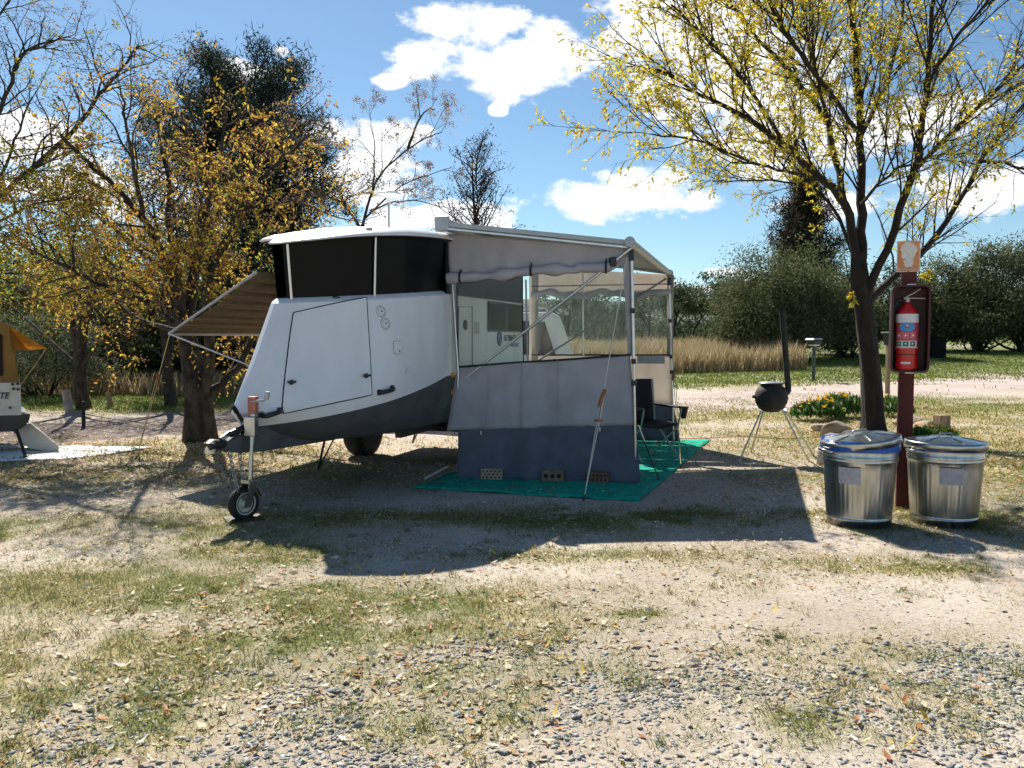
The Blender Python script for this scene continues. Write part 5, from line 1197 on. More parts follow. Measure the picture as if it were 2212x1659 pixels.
def colmix(n, cols, w, var=.5):
    c = np.array(cols); return c[rng.choice(len(c), n, p=np.array(w) / sum(w))] * (1 - var / 2 + var * rng.random((n, 1)))
def twig_leaves(tips, per, rg, droop=.5):
    """anchor points and directions along the twigs"""
    ps, ds = [], []
    for pp in tips:
        m = len(pp)
        for k in range(per):
            f = (.25 + .75 * rg.random()) * (m - 1); i = min(int(f), m - 2); ps.append(pp[i] + (pp[i + 1] - pp[i]) * (f - i)); d = unit(pp[i + 1] - pp[i]) + rg.normal(size=3) * .75 - np.array([0, 0, droop]); ds.append(unit(d))
    return np.array(ps), np.array(ds)
def fronds(tips, rg, per, L, nl):
    ps, ds = [], []
    for pp in tips:
        for k in range(per):
            p = pp[-1] if k == 0 else pp[rg.integers(1, len(pp))]; d = unit(pp[-1] - pp[-2] + rg.normal(size=3) * .7); l = L * (.6 + .7 * rg.random())
            for j in range(nl):
                t = (j + 1) / nl; c = p + d * l * t - np.array([0, 0, 1]) * l * .6 * t * t; sd = unit(np.cross(d, rg.normal(size=3)))
                ps.append(c); ds.append(unit(d * .5 + sd * (1 if j % 2 else -1) - np.array([0, 0, .5])))
    return np.array(ps), np.array(ds)
def limbs_of(tree, specs, m, k=9, lk=1.):
    out = []
    for pts, r0, r1 in specs:
        w = [P(*q) if not isinstance(q, np.ndarray) else q for q in pts]; s = smooth_poly(w, 4 * (len(w) - 1)); s[1:-1] += rng.normal(0, .012, s[1:-1].shape)
        rad = r1 + (r0 * lk - r1) * np.linspace(1, 0, len(s)) ** 1.15; tb = TB(); tb.tube(s, rad, k); tb.build('limb', m, tree); out.append((s, rad))
    return out
def trunk_of(tree, pts, rads, m, k=16):
    s = smooth_poly(pts, 5 * (len(pts) - 1)); rd = np.interp(np.linspace(0, 1, len(s)), np.linspace(0, 1, len(rads)), rads); tb = TB(); tb.tube(s, rd, k)
    o = tb.build('trunk', m, tree); v = o.data.vertices
    co = np.empty(len(v) * 3, np.float32); v.foreach_get('co', co); co = co.reshape(-1, 3)
    ctr = np.repeat(s, k, 0) - np.array(base_of(tree)); dv = co - ctr; a = np.arctan2(dv[:, 1], dv[:, 0])
    co += dv * (.09 * np.sin(a * 5 + co[:, 2] * 2.1) + .06 * np.sin(a * 9 - co[:, 2] * 3))[:, None]; v.foreach_set('co', co.ravel()); o.data.update(); return o

# --- yellow ash on the right
rg = np.random.default_rng(21)
tb0 = GG(1890, 940); ash = thing('ash_tree', 'large multi-stemmed ash with yellow autumn leaves beside the red post', 'tree', tb0); ty0 = tb0[1]
trunk_of(ash, [tb0 - [0, 0, .1], P(1886, 900, ty0), P(1880, 800, ty0), P(1868, 690, ty0), P(1858, 610, ty0), P(1854, 545, ty0)], [.24, .175, .15, .145, .14, .11], M['bark'])
Y0 = ty0
spec = [([(1852, 570, Y0), (1824, 438, Y0 - .2), (1769, 383, Y0 - .6), (1689, 310, Y0 - 1.0), (1587, 241, Y0 - 1.4), (1514, 204, Y0 - 1.6), (1420, 150, Y0 - 1.8)], .115, .018),
        ([(1826, 450, Y0 - .2), (1798, 310, Y0 + .3), (1780, 256, Y0 + .5), (1714, 164, Y0 + .9), (1623, 66, Y0 + 1.3), (1560, -20, Y0 + 1.6), (1500, -110, Y0 + 1.8)], .085, .02),
        ([(1798, 315, Y0 + .3), (1772, 200, Y0 - .3), (1751, 110, Y0 - .7), (1730, -10, Y0 - 1.2), (1715, -120, Y0 - 1.5)], .05, .015),
        ([(1862, 560, Y0), (1860, 438, Y0 + .1), (1859, 329, Y0 + .2), (1857, 219, Y0 + .1), (1842, 55, Y0 - .2), (1825, -80, Y0 - .4), (1810, -200, Y0 - .5)], .12, .03),
        ([(1860, 292, Y0 + .2), (1890, 230, Y0 + .6), (1915, 175, Y0 + .9), (1941, 73, Y0 + 1.4), (1955, -30, Y0 + 1.8), (1965, -130, Y0 + 2.1)], .065, .018),
        ([(1858, 290, Y0 + .2), (1762, 161, Y0 - 1.0), (1700, 70, Y0 - 1.8), (1650, -20, Y0 - 2.4), (1610, -100, Y0 - 2.8)], .055, .016),
        ([(1866, 650, Y0), (1915, 537, Y0 - .3), (1974, 365, Y0 - .7), (1988, 292, Y0 - .8), (2003, 183, Y0 - 1.0), (2010, 91, Y0 - 1.2), (2020, -40, Y0 - 1.4), (2030, -150, Y0 - 1.5)], .105, .02),
        ([(1974, 368, Y0 - .7), (2020, 320, Y0 - .3), (2080, 263, Y0 + .3), (2153, 197, Y0 + .9), (2240, 110, Y0 + 1.6), (2320, 30, Y0 + 2.0)], .06, .015),
        ([(1878, 652, Y0), (1930, 600, Y0 + .2), (2003, 533, Y0 + .4), (2080, 420, Y0 + .8), (2127, 336, Y0 + 1.0), (2212, 226, Y0 + 1.4), (2320, 90, Y0 + 1.8)], .10, .02),
        ([(2112, 352, Y0 + 1.0), (2160, 350, Y0 + .6), (2230, 372, Y0 + .2), (2300, 380, Y0)], .045, .012),
        ([(1846, 560, Y0), (1800, 450, Y0 + .7), (1735, 400, Y0 + 1.2), (1640, 390, Y0 + 1.7), (1540, 392, Y0 + 2.0)], .05, .010),
        ([(1770, 384, Y0 - .6), (1700, 372, Y0 - 1.2), (1610, 345, Y0 - 1.8), (1500, 300, Y0 - 2.3), (1410, 290, Y0 - 2.5)], .04, .010),
        ([(1695, 314, Y0 - 1.0), (1610, 180, Y0 - 1.5), (1530, 90, Y0 - 1.9), (1450, 10, Y0 - 2.2)], .045, .012),
        ([(1860, 440, Y0), (1905, 390, Y0 - 1.0), (1985, 345, Y0 - 1.8), (2090, 330, Y0 - 2.5)], .04, .010),
        ([(2003, 190, Y0 - 1.0), (2060, 90, Y0 - 1.6), (2130, 10, Y0 - 2.0), (2190, -70, Y0 - 2.3)], .045, .012)]
lb = limbs_of(ash, spec, M['bark'], lk=.66)
tw = TB(); tips = []
lv = [dict(per_m=5.2, t0=.16, ang=32, len=1.45, r=.015, ns=5, wob=.10, up=.30, trop=.05, k=5), dict(n=6, t0=.2, ang=30, len=.62, r=.007, ns=4, wob=.16, up=.10, k=4), dict(n=4, t0=.2, ang=42, len=.30, r=.005, ns=3, wob=.2, up=-.05, trop=-.04, k=3)]
for s, rd in lb: sprout(rg, s, rd, 0, lv, tw, tips)
# bare water shoots low on the trunk with a few yellow leaves
for px_, py_, dx in ((1850, 640, -1), (1975, 600, 1), (1848, 655, -.6), (1990, 590, .6)):
    p_ = P(px_, py_, Y0 - .25); pp = np.array([p_, p_ + np.array([.08 * dx, -.08, .04]), p_ + np.array([.16 * dx, -.12, -.02])]); tw.tube(pp, [.008, .006, .003], 4); tips += [pp] * 6
tw.build('branches', M['bark'], ash)['kind'] = 'stuff'
# leaves: thick on the left, thin on the right
den = []
for pp in tips:
    x_ = pp[-1][0]; z_ = pp[-1][2]
    den.append(1.0 if x_ < 5.6 else (.6 if x_ < 6.8 else .28))
keep = [t for t, q_ in zip(tips, den) if rg.random() < q_]
ps, ds = twig_leaves(keep, 8, rg, .55); n = len(ps)
cc = colmix(n, [(.62, .52, .05), (.45, .46, .05), (.64, .42, .03), (.48, .22, .03), (.66, .58, .20)], (.42, .30, .14, .05, .09))
V, F, C = leaf_quads(ps, ds, .045 + .05 * rng.random(n), .0085 + .0065 * rng.random(n), cc); np_mesh('crown', V, F, M['leaf'], ash, col=C)
print('ash leaves', n, 'tips', len(tips))

# --- chinaberry trees on the left
def berries(tips, n, rg, parent, size=.013, top=None):
    idx = rg.choice(len(tips), n); c = np.array([tips[i][-1] for i in idx]); k = 7
    c = np.repeat(c, k, 0) + rg.normal(0, .055, (n * k, 3)) - np.array([0, 0, .03]); r = size * (.7 + .5 * rg.random(len(c)))
    oc = np.array([[1, 0, 0], [-1, 0, 0], [0, 1, 0], [0, -1, 0], [0, 0, 1], [0, 0, -1]], float); of = np.array([[0, 2, 4], [2, 1, 4], [1, 3, 4], [3, 0, 4], [2, 0, 5], [1, 2, 5], [3, 1, 5], [0, 3, 5]])
    V = (oc[None] * r[:, None, None] + c[:, None]).reshape(-1, 3); F = (of[None] + (np.arange(len(c)) * 6)[:, None, None]).reshape(-1, 3)
    o = np_mesh('berries', V, F, M['leaf'], parent, col=np.repeat(colmix(len(c), [(.50, .36, .25), (.58, .44, .30), (.42, .28, .15)], (1, 1, 1)), 6, 0)); o['kind'] = 'stuff'
def melia(label, base, tr, rads, spec, seed, nfr, cols, wts, lv, nb, leafp=.8, nl=9, fl=.30, frond_side=None, lk=1.):
    rg = np.random.default_rng(seed); o = thing('chinaberry_tree', label, 'tree', base, 'chinaberry trees')
    trunk_of(o, tr, rads, M['bark2']); lb = limbs_of(o, spec, M['bark2'], 8, lk); tw = TB(); tips = []
    for s, rd in lb: sprout(rg, s, rd, 0, lv, tw, tips)
    tw.build('branches', M['bark2'], o)['kind'] = 'stuff'
    gap = lambda q: .25 + 1.1 * float(sstep(.40, .58, fbm(np.array([q[0]]), np.array([q[2] + q[1] * .6]), 1.5, 3, seed))[0])
    kp = [t for t in tips if rg.random() < leafp * gap(t[-1]) * (frond_side(t[-1]) if frond_side else 1)]; ps, ds = fronds(kp, rg, nfr, fl, nl); n = len(ps)
    V, F, C = leaf_quads(ps, ds, .045 + .04 * rng.random(n), .010 + .008 * rng.random(n), colmix(n, cols, wts)); np_mesh('crown', V, F, M['leaf'], o, col=C)
    if nb: berries(tips, nb, rg, o, .013 if base[1] < 20 else .016)
    print(label[:20], 'leaves', n, 'tips', len(tips)); return o
Ym = 12.28; mb = GG(432, 953)
mspec = [([(425, 850, Ym), (407, 779, Ym), (395, 698, Ym - .1), (384, 632, Ym - .1), (368, 577, Ym - .2), (342, 528, Ym - .3), (304, 468, Ym - .4), (250, 403, Ym - .5), (191, 352, Ym - .6), (130, 290, Ym - .8)], .13, .02),
         ([(432, 850, Ym), (410, 690, Ym + .1), (420, 593, Ym + .2), (430, 535, Ym + .3), (441, 492, Ym + .4), (451, 427, Ym + .4), (465, 383, Ym + .5), (478, 325, Ym + .5), (490, 240, Ym + .6)], .12, .02),
         ([(400, 690, Ym), (380, 560, Ym + .5), (362, 478, Ym + .8), (364, 393, Ym + 1.0), (342, 290, Ym + 1.2), (336, 220, Ym + 1.3)], .075, .015),
         ([(440, 860, Ym), (455, 760, Ym - .3), (446, 640, Ym - .6), (465, 560, Ym - .7), (513, 496, Ym - .8), (520, 455, Ym - .9), (564, 386, Ym - 1.0), (615, 342, Ym - 1.1), (668, 290, Ym - 1.2)], .10, .015),
         ([(448, 855, Ym), (488, 821, Ym + .1), (515, 790, Ym + .2), (560, 700, Ym + .5), (610, 600, Ym + .8), (650, 520, Ym + 1.0), (690, 450, Ym + 1.2)], .085, .015),
         ([(388, 668, Ym), (293, 645, Ym - .3), (208, 610, Ym - .5), (156, 584, Ym - .6), (98, 554, Ym - .7), (20, 525, Ym - .9)], .06, .012),
         ([(398, 720, Ym), (300, 690, Ym + .6), (230, 640, Ym + 1.0), (150, 620, Ym + 1.4)], .05, .01),
         ([(372, 585, Ym - .2), (300, 540, Ym + .4), (230, 480, Ym + .8), (160, 440, Ym + 1.2), (90, 420, Ym + 1.5)], .05, .01),
         ([(440, 500, Ym + .4), (520, 400, Ym + .9), (580, 320, Ym + 1.2), (640, 230, Ym + 1.5)], .05, .01),
         ([(465, 385, Ym + .5), (430, 300, Ym + .8), (400, 220, Ym + 1.0), (380, 170, Ym + 1.1)], .04, .01),
         ([(520, 450, Ym - .9), (610, 440, Ym - 1.0), (690, 420, Ym - 1.0), (740, 440, Ym - 1.0)], .04, .01),
         ([(310, 475, Ym - .4), (290, 360, Ym - .9), (270, 260, Ym - 1.2), (260, 190, Ym - 1.4)], .04, .01),
         ([(398, 700, Ym), (350, 660, Ym - .8), (300, 620, Ym - 1.3), (230, 560, Ym - 1.8)], .045, .01)]
mlv = [dict(per_m=4.4, t0=.2, ang=48, len=.95, r=.016, ns=5, wob=.2, up=.18, k=5), dict(n=4, t0=.25, ang=45, len=.5, r=.008, ns=4, wob=.25, up=.15, k=4), dict(n=3, t0=.3, ang=48, len=.24, r=.005, ns=3, wob=.25, up=.1, k=3)]
MC = [(.45, .25, .05), (.52, .35, .06), (.36, .34, .06), (.33, .16, .04), (.24, .27, .05)]
melia('chinaberry tree with orange-gold leaves and forked trunk left of the camper', mb, [mb - [0, 0, .1], P(430, 900, Ym), P(429, 860, Ym), P(424, 810, Ym), P(414, 760, Ym)], [.27, .215, .20, .19, .12], mspec, 5, 2, MC, (.34, .30, .18, .10, .08), mlv, 800, .72, frond_side=lambda p: .20 if p[2] > 4.9 else (.62 if p[2] > 3.6 else (.5 if p[2] < 2.1 else .95)), lk=.85)
Yl = 13.2; lbm = GG(-190, 955)
lspec = [([(-185, 800, Yl), (-120, 600, Yl - .2), (-40, 470, Yl - .4), (41, 386, Yl - .5), (137, 308, Yl - .6), (205, 222, Yl - .7), (249, 164, Yl - .8), (300, 98, Yl - .9)], .12, .014),
         ([(-185, 780, Yl), (-130, 500, Yl), (-60, 330, Yl + .2), (0, 236, Yl + .3), (44, 130, Yl + .4), (79, 99, Yl + .4), (150, 79, Yl + .5)], .10, .012),
         ([(-190, 760, Yl), (-180, 500, Yl + .3), (-120, 300, Yl + .5), (-60, 150, Yl + .6), (20, 0, Yl + .8)], .10, .014),
         ([(-180, 720, Yl), (-100, 560, Yl - .8), (0, 480, Yl - 1.2), (80, 440, Yl - 1.4), (150, 430, Yl - 1.5)], .06, .01),
         ([(-170, 700, Yl), (-80, 620, Yl + .6), (20, 590, Yl + 1.0), (110, 560, Yl + 1.3)], .06, .01),
         ([(-190, 700, Yl), (-280, 450, Yl - .8), (-330, 250, Yl - 1.2), (-340, 100, Yl - 1.5)], .09, .012),
         ([(-190, 760, Yl), (-330, 560, Yl + .5), (-450, 400, Yl + .8), (-560, 300, Yl + 1)], .08, .012),
         ([(-60, 480, Yl - .4), (0, 380, Yl - 1.0), (40, 280, Yl - 1.4), (70, 210, Yl - 1.6)], .05, .01),
         ([(41, 390, Yl - .5), (110, 345, Yl), (180, 320, Yl + .3), (260, 300, Yl + .5)], .04, .008)]
melia('second chinaberry tree leaning in from beyond the left picture edge', lbm, [lbm - [0, 0, .1], P(-190, 880, Yl), P(-188, 800, Yl), P(-186, 730, Yl)], [.26, .21, .19, .15], lspec, 8, 2, [(.22, .24, .03), (.34, .27, .03), (.12, .17, .03), (.36, .18, .03)], (.36, .28, .22, .14), mlv, 420, .9, frond_side=lambda p: .08 if p[2] > 4.6 else (.4 if p[2] > 4.0 else 1.0), lk=.58)
Yg = 18.; gb = np.array([P(175, 600, Yg)[0], Yg, gz1(-10.4, Yg)])
gspec = [([(172, 780, Yg), (150, 680, Yg), (110, 600, Yg - .3), (60, 540, Yg - .6), (10, 500, Yg - .8)], .09, .015), ([(174, 780, Yg), (190, 660, Yg + .3), (220, 570, Yg + .5), (260, 500, Yg + .8), (290, 450, Yg + 1)], .09, .015), ([(172, 760, Yg), (165, 620, Yg - .5), (150, 520, Yg - .8), (140, 440, Yg - 1)], .08, .015), ([(172, 790, Yg), (90, 720, Yg + .6), (20, 660, Yg + 1), (-60, 620, Yg + 1.3)], .035, .01), ([(176, 790, Yg), (250, 700, Yg - .6), (320, 640, Yg - 1), (380, 600, Yg - 1.2)], .035, .01), ([(150, 680, Yg), (60, 640, Yg - 1.2), (-40, 560, Yg - 1.8)], .06, .012)]
glv = [dict(per_m=2.2, t0=.2, ang=48, len=1.3, r=.02, ns=5, wob=.2, up=.12, k=4), dict(n=4, t0=.25, ang=45, len=.75, r=.011, ns=4, wob=.25, up=.1, k=3), dict(n=3, t0=.3, ang=48, len=.36, r=.007, ns=3, wob=.25, up=.05, k=3)]
melia('green-gold leafy tree standing behind the silvery bush at left', gb, [gb - [0, 0, .1], P(174, 840, Yg), P(172, 770, Yg)], [.17, .14, .12], gspec, 12, 2, [(.09, .13, .02), (.15, .17, .025), (.06, .09, .018), (.26, .20, .03)], (.34, .3, .24, .12), glv, 0, .9, nl=9, fl=.42, frond_side=lambda p: .15 if p[2] < 2.3 else 1.)
sh = lambda q: (q[0] + 190, q[1] - 10, q[2] + .6)
gb2 = np.array([P(365, 600, Yg + .6)[0], Yg + .6, gz1(-7.7, Yg + .6)])
melia('green-gold leafy tree behind the forked chinaberry trunk', gb2, [gb2 - [0, 0, .1], P(364, 830, Yg + .6), P(362, 760, Yg + .6)], [.15, .12, .10], [([sh(q) for q in a], b, c) for a, b, c in gspec], 14, 2, [(.09, .13, .02), (.16, .17, .025), (.06, .09, .018), (.28, .20, .03)], (.34, .3, .24, .12), glv, 0, .75, nl=9, fl=.42, frond_side=lambda p: .25 if p[2] < 2.1 else 1.)
Ys = 25.; sb_ = GG(782, 835); sb_ = np.array([P(770, 600, Ys)[0], Ys, gz1(-4.6, Ys)])
sspec = [([(784, 485, Ys), (805, 410, Ys), (828, 369, Ys - .2), (880, 325, Ys - .4), (924, 297, Ys - .5), (955, 285, Ys - .6)], .045, .012), ([(805, 410, Ys), (808, 350, Ys + .4), (810, 308, Ys + .6), (800, 270, Ys + .7)], .03, .01), ([(880, 325, Ys - .4), (900, 270, Ys), (921, 239, Ys + .2), (940, 236, Ys + .3)], .04, .012),
         ([(790, 470, Ys), (839, 424, Ys + .6), (880, 395, Ys + .9), (975, 362, Ys + 1.3)], .035, .01), ([(800, 455, Ys), (840, 440, Ys - .6), (893, 434, Ys - 1.0), (955, 448, Ys - 1.3)], .03, .01), ([(782, 500, Ys), (740, 430, Ys - .4), (720, 380, Ys - .6)], .05, .012)]
slv = [dict(per_m=1.6, t0=.25, ang=42, len=1.2, r=.022, ns=4, wob=.16, up=.22, k=4), dict(n=4, t0=.25, ang=42, len=.7, r=.014, ns=4, wob=.2, up=.2, k=3), dict(n=3, t0=.4, ang=42, len=.3, r=.009, ns=3, wob=.2, up=.1, k=3)]
melia('sparse nearly bare chinaberry behind the camper roof antenna', sb_, [sb_ - [0, 0, .1], P(775, 560, Ys), P(784, 485, Ys)], [.10, .08, .055], sspec, 9, 1, MC, (.3, .3, .25, .05, .1), slv, 620, .28, nl=8, fl=.45)

# --- conifers
def needles(c, n, L, w, cols, wts, spread=.12, rg=rng):
    p = np.repeat(c, n, 0) + rg.normal(0, spread, (len(c) * n, 3)); d = rg.normal(size=p.shape); d[:, 2] += .6; d /= np.linalg.norm(d, axis=1)[:, None]; m = len(p)
    return leaf_quads(p, d, L * (.6 + .7 * rg.random(m)), w * (.7 + .6 * rg.random(m)), colmix(m, cols, wts, .7))
def conifer(label, base, H, rad, seed, n_br, cols, clump=26, needle=.22, w=.012, low=.25, name='pine_tree', group=None, upsweep=.3, sparse=1.0, spread=.16, dens=3.2, shp=.7):
    rg = np.random.default_rng(seed); o = thing(name, label, 'tree', base, group); base = np.array(base)
    tp = np.array([base + [0.02 * H * math.sin(t * 5), 0, t * H] for t in np.linspace(-.02, 1, 10)]); tb = TB(); rr = np.linspace(.022 * H, .01, 10); tb.tube(tp, rr, 9); tb.build('trunk', M['bark'], o)
    tw = TB(); cl = []
    for i in range(n_br):
        t = low + (1 - low) * ((i + rg.random()) / n_br); a = i * 2.4 + rg.random(); l = rad * (1.08 - t) ** shp * (.6 + .6 * rg.random()) * (1 if t > .35 else .8)
        p = base + [0, 0, t * H]; d = np.array([math.cos(a), math.sin(a), upsweep + .25 * t]); pp = [p]
        for k in range(5): d = unit(d + rg.normal(size=3) * .14 + [0, 0, .10]); pp.append(pp[-1] + d * l / 5)
        pp = np.array(pp); tw.tube(pp, np.linspace(.02 + .006 * l, .008, 6), 4)
        for k in range(int(dens * l * 2.2) + 2):
            f = .3 + .7 * rg.random(); q = pp[min(int(f * 5), 4)] + (pp[min(int(f * 5) + 1, 5)] - pp[min(int(f * 5), 4)]) * ((f * 5) % 1) + rg.normal(size=3) * np.array([.22, .22, .13]) * l * .45
            if rg.random() < sparse: cl.append(q); tw.tube(np.array([pp[min(int(f * 5), 4)], q]), [.012, .005], 3)
    tw.build('branches', M['bark'], o)['kind'] = 'stuff'; V, F, C = needles(np.array(cl), clump, needle, w, cols, np.ones(len(cols)), spread, rg); np_mesh('crown', V, F, M['darkleaf'], o, col=C); return o
DK = [(.022, .038, .030), (.03, .05, .03), (.016, .028, .024)]
pbase = np.array([P(535, 500, 27.)[0], 27., gz1(-8.6, 27.)])
conifer('tall dark pine behind the orange chinaberry tree', pbase, 9.3, 4.9, 3, 96, DK, 44, .22, .016, .22, spread=.17, group='dark conifers', dens=2.3, shp=.36)
pb2 = np.array([P(1030, 500, 34.)[0], 34., gz1(-1.4, 34.)])
conifer('small sparse dying conifer standing above the annexe roof', pb2, 9.0, 3.3, 4, 66, [(.05, .035, .035), (.035, .035, .035), (.08, .05, .04)], 9, .22, .016, .35, group='dark conifers', upsweep=.75, sparse=.6, spread=.12, dens=1.7, shp=.45)
pb3 = np.array([P(1735, 600, 52.)[0], 52., gz1(18, 52.)])
conifer('dark brownish conifer behind the big green bush', pb3, 10.8, 3.6, 6, 60, [(.05, .045, .03), (.03, .045, .03), (.09, .06, .04)], 34, .45, .03, .2, group='dark conifers', spread=.3, dens=2.4)

# --- shrubs
def shrub(label, px, pbase_y, Yd, hw, H, n_cl, per, cols, wts, seed, leaf=.16, lw=.03, group='shrubs beyond the site', stems=10, name='shrub', low=.08, matk='darkleaf', depth=.8, cr=.30, fill=.35):
    rg = np.random.default_rng(seed); x0 = (px - 1106) / 1790 * Yd; base = np.array([x0, Yd, gz1(x0, Yd)]); o = thing(name, label, 'shrub', base, group)
    # lumps of foliage on a rounded uneven body
    th = rg.random(n_cl) * 2 * np.pi; ph = np.arccos(1 - rg.random(n_cl) * 1.15); lump = .78 + .3 * np.sin(th * 3 + seed) * np.sin(ph * 4 + seed) + .22 * rg.random(n_cl)
    rr = lump * np.where(rg.random(n_cl) < fill, rg.random(n_cl) ** .5, 1)
    c = np.stack([np.sin(ph) * np.cos(th) * hw * rr, np.sin(ph) * np.sin(th) * hw * depth * rr, low * H + (1 - low) * H * np.clip(np.cos(ph) * .75 + .25, 0.02, 1) * rr], 1) + base
    tw = TB()
    for i in range(stems):
        a = rg.random() * 6.28; q = c[rg.integers(n_cl)]; m_ = base * .6 + q * .4 + rg.normal(size=3) * .1 * hw; tw.tube(smooth_poly([base + [math.cos(a) * .12 * hw, math.sin(a) * .1 * hw, -.1], m_, q], 6), np.linspace(.015 * H, .008 * H * .5, 7), 5)
    for q in c[::3]: tw.tube(np.array([base * .35 + q * .65 + rg.normal(size=3) * .05 * hw, q]), [.012, .005], 3)
    tw.build('stems', M['bark'], o)['kind'] = 'stuff'
    p = np.repeat(c, per, 0) + rg.normal(size=(n_cl * per, 3)) * np.array([1, 1, .75]) * cr * min(hw, H) * np.where(rg.random((n_cl * per, 1)) < .16, .60, .40); p[:, 2] = np.maximum(p[:, 2], base[2] + .05); d = rg.normal(size=p.shape); d[:, 2] -= .1; d /= np.linalg.norm(d, axis=1)[:, None]; m = len(p)
    V, F, C = leaf_quads(p, d, leaf * (.6 + .8 * rg.random(m)), lw * (.6 + .8 * rg.random(m)), colmix(m, cols, wts, .8) * np.tile(.8 + .4 * np.repeat(rg.random(n_cl), per)[:, None], (1, 3))); np_mesh('crown', V, F, M[matk], o, col=C); return o
GR = [(.115, .135, .065), (.15, .165, .08), (.085, .10, .045), (.18, .185, .09)]; gw = (.35, .3, .2, .15)
shrub('big rounded grey-green bush beyond the road right of centre', 1695, 790, 44., 3.7, 5.5, 230, 190, GR, gw, 31, .20, .028, name='bush')
shrub('paler left shoulder of the big bush, leaning over the dry grass', 1625, 790, 45.5, 1.9, 4.2, 100, 170, [(.075, .09, .055), (.10, .11, .06), (.06, .075, .04)], (1, 1, 1), 32, .20, .028, name='bush')
shrub('dark bush directly behind the ash trunk across the road', 1825, 780, 46., 2.9, 4.9, 150, 170, [(.05, .07, .03), (.07, .09, .04), (.09, .11, .05)], (1, 1, .6), 33, .20, .028, name='bush')
shrub('tall bush just right of the extinguisher post across the road', 2005, 772, 52., 2.8, 5.4, 140, 160, [(.05, .07, .03), (.07, .09, .04)], (1, 1), 34, .24, .034, name='bush')
shrub('grey-green bush with thin stems at the right, before the picture edge', 2110, 770, 50., 3.2, 5.8, 150, 170, GR, gw, 35, .22, .03, name='bush', stems=16)
shrub('tallest bush at the right picture edge', 2215, 770, 49., 3.4, 6.6, 160, 170, [(.09, .115, .055), (.12, .14, .07), (.14, .15, .07)], (1, 1, .6), 36, .22, .03, name='bush', stems=14)
shrub('pale silvery bush beside the cream camper', 85, 860, 21., 1.75, 2.35, 90, 150, [(.12, .14, .085), (.16, .175, .11), (.09, .105, .06)], (1, 1, 1), 41, .10, .016, name='bush', group='scrub behind the left track')
for i, (px_, Yd, hw, H, col_, lab) in enumerate([(210, 25, 2.6, 3.4, 0, 'dark scrub bush left of the striped awning rope'), (340, 26, 2.6, 3.0, 1, 'dark twiggy bush behind the awning rope'), (455, 24, 2.0, 2.6, 0, 'dark bush right behind the chinaberry trunk'), (540, 27, 2.6, 3.6, 1, 'dark bush half hidden behind the camper nose'), (120, 31, 3.2, 5.2, 2, 'tall dark green tree-like bush above the silvery bush'), (280, 34, 3.6, 4.8, 2, 'tall dark bush at the back of the left scrub'), (20, 27, 2.4, 4.0, 2, 'dark green bush behind the cream camper canvas'), (640, 33, 3.6, 4.2, 0, 'dark bush behind the camper bow windows'), (460, 36, 3.4, 4.6, 2, 'tall dark bush behind the chinaberry trunk at the back')]):
    shrub(lab, px_, 870, float(Yd), hw, H, 120, 170, [[(.035, .045, .02), (.05, .06, .025), (.07, .07, .03)], [(.05, .05, .03), (.035, .04, .022), (.08, .07, .04)], [(.035, .06, .02), (.05, .08, .025), (.025, .04, .015)]][col_], (1, 1, .6), 50 + i, .13, .022, group='scrub behind the left track', stems=18, cr=.34)
# --- far eucalypts
def gum(label, px, Yd, top_y, hw, seed, dark=1.0):
    rg = np.random.default_rng(seed); x0 = (px - 1106) / 1790 * Yd; b = np.array([x0, Yd, gz1(x0, Yd)]); H = CAMH + (730 - top_y) * Yd / 1790 - b[2]; o = thing('eucalyptus_tree', label, 'tree', b, 'far eucalyptus trees')
    tb = TB(); tb.tube(smooth_poly([b, b + [rg.normal() * .3, 0, H * .3], b + [rg.normal() * .6, 0, H * .62]], 8), np.linspace(.03 * H, .014 * H, 9), 7); tb.build('trunk', M['bark2'], o); tw = TB(); cl = []
    for i in range(7):
        a = rg.random() * 6.28; s = b + [0, 0, H * (.25 + .35 * rg.random())]; e = b + np.array([math.cos(a) * hw * (.4 + .6 * rg.random()), math.sin(a) * hw * .8, H * (.66 + .34 * rg.random())]); pl = smooth_poly([s, (s + e) / 2 + [0, 0, -.04 * H], e], 6); tw.tube(pl, np.linspace(.012 * H, .004 * H, 7), 5)
        for k in range(6): cl.append(pl[rg.integers(5, 7)] + rg.normal(size=3) * np.array([.17, .17, .07]) * hw)
    tw.build('branches', M['bark2'], o)['kind'] = 'stuff'; cl = np.array(cl); per = 60; p = np.repeat(cl, per, 0) + rg.normal(size=(len(cl) * per, 3)) * np.array([.12, .12, .06]) * hw; d = rg.normal(size=p.shape); d[:, 2] -= .8; d /= np.linalg.norm(d, axis=1)[:, None]; m = len(p)
    V, F, C = leaf_quads(p, d, .36 * (.6 + .8 * rg.random(m)), .06 * (.6 + .8 * rg.random(m)), colmix(m, [(.10, .125, .07), (.13, .15, .085), (.07, .09, .05)], (1, 1, 1), .6) * dark); np_mesh('crown', V, F, M['darkleaf'], o, col=C)
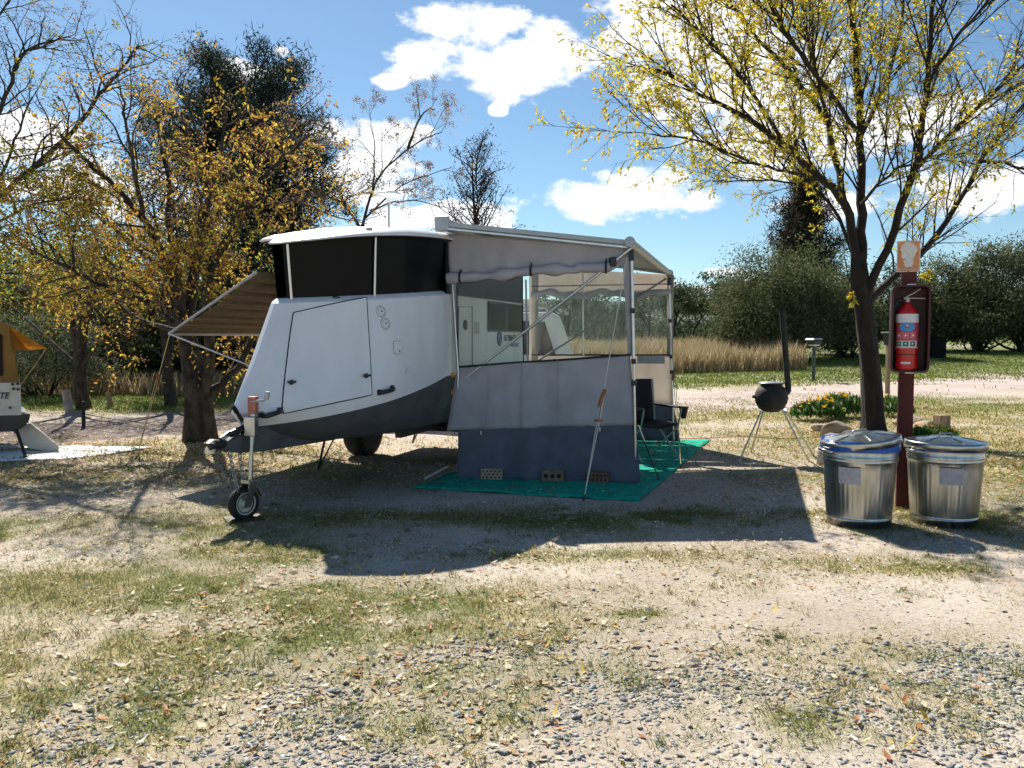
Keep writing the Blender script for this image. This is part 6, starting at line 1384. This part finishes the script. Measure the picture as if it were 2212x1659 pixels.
for i, (px_, Yd, ty_, hw, lab) in enumerate([(1175, 80, 655, 2.6, 'gum tree seen through the annexe window, farthest left'), (1225, 78, 612, 3.8, 'tallest gum seen through the left of the annexe window'), (1290, 84, 640, 3.4, 'gum in the middle of the annexe window'), (1345, 76, 660, 2.6, 'gum seen beside the near annexe post'), (1400, 80, 605, 3.8, 'gum seen between the two annexe posts'), (1462, 82, 618, 3.6, 'gum just right of the rear annexe post'), (1502, 84, 630, 3.4, 'gum with open crown right of the annexe'), (1548, 80, 618, 3.6, 'leaning gum left of the big green bush'), (1600, 78, 596, 3.6, 'tall gum whose crown rises beside the big bush'), (2060, 88, 640, 3.2, 'gum glimpsed between the bushes at the right'), (1960, 90, 655, 3.0, 'gum behind the extinguisher post')]):
    gum(lab, px_, float(Yd), ty_, hw, 70 + i)
# far wood: one continuous mass
wx_ = rng.random(2600) * 220 - 90; wy_ = 95 + 25 * rng.random(2600); hz_ = (.8 + 3.4 * fbm(wx_, wy_, .09, 3, 63)) ; cz = gz(wx_, wy_) + hz_ * rng.random(2600) ** .7
c = np.stack([wx_, wy_, cz], 1); per = 46; p = np.repeat(c, per, 0) + rng.normal(size=(len(c) * per, 3)) * np.array([1.3, 1.0, .6]); d = rng.normal(size=p.shape); d /= np.linalg.norm(d, axis=1)[:, None]; m = len(p)
V, F, C = leaf_quads(p, d, .5 * (.6 + .8 * rng.random(m)), .11 * (.6 + .8 * rng.random(m)), colmix(m, [(.05, .075, .04), (.065, .085, .05), (.04, .06, .035)], (1, 1, 1), .6)); o = np_mesh('far_wood', V, F, M['darkleaf'], col=C); tag(o, 'low dark band of woodland along the horizon', 'woodland', kind='stuff')
# low hills closing the view
hx = np.linspace(-900, 900, 120); V = []; 
for k_, (yy_, f_) in enumerate(((300, -.2), (380, .6), (500, 1.0), (800, .7))):
    for x_ in hx: V.append((x_, yy_, gz1(x_, 300) * 0 - 2 + f_ * (14 + 16 * fbm(np.array([x_]), np.array([3.]), .006, 4, 81)[0])))
n = 120; F = [(r_ * n + i, r_ * n + i + 1, (r_ + 1) * n + i + 1, (r_ + 1) * n + i) for r_ in range(3) for i in range(n - 1)]
o = np_mesh('hills', np.array(V), np.array(F), mat('wooded_hill', (.05, .07, .05), .95, var=.4, nscale=.08), smooth=True); tag(o, 'low wooded hills on the horizon', 'hills', kind='structure')
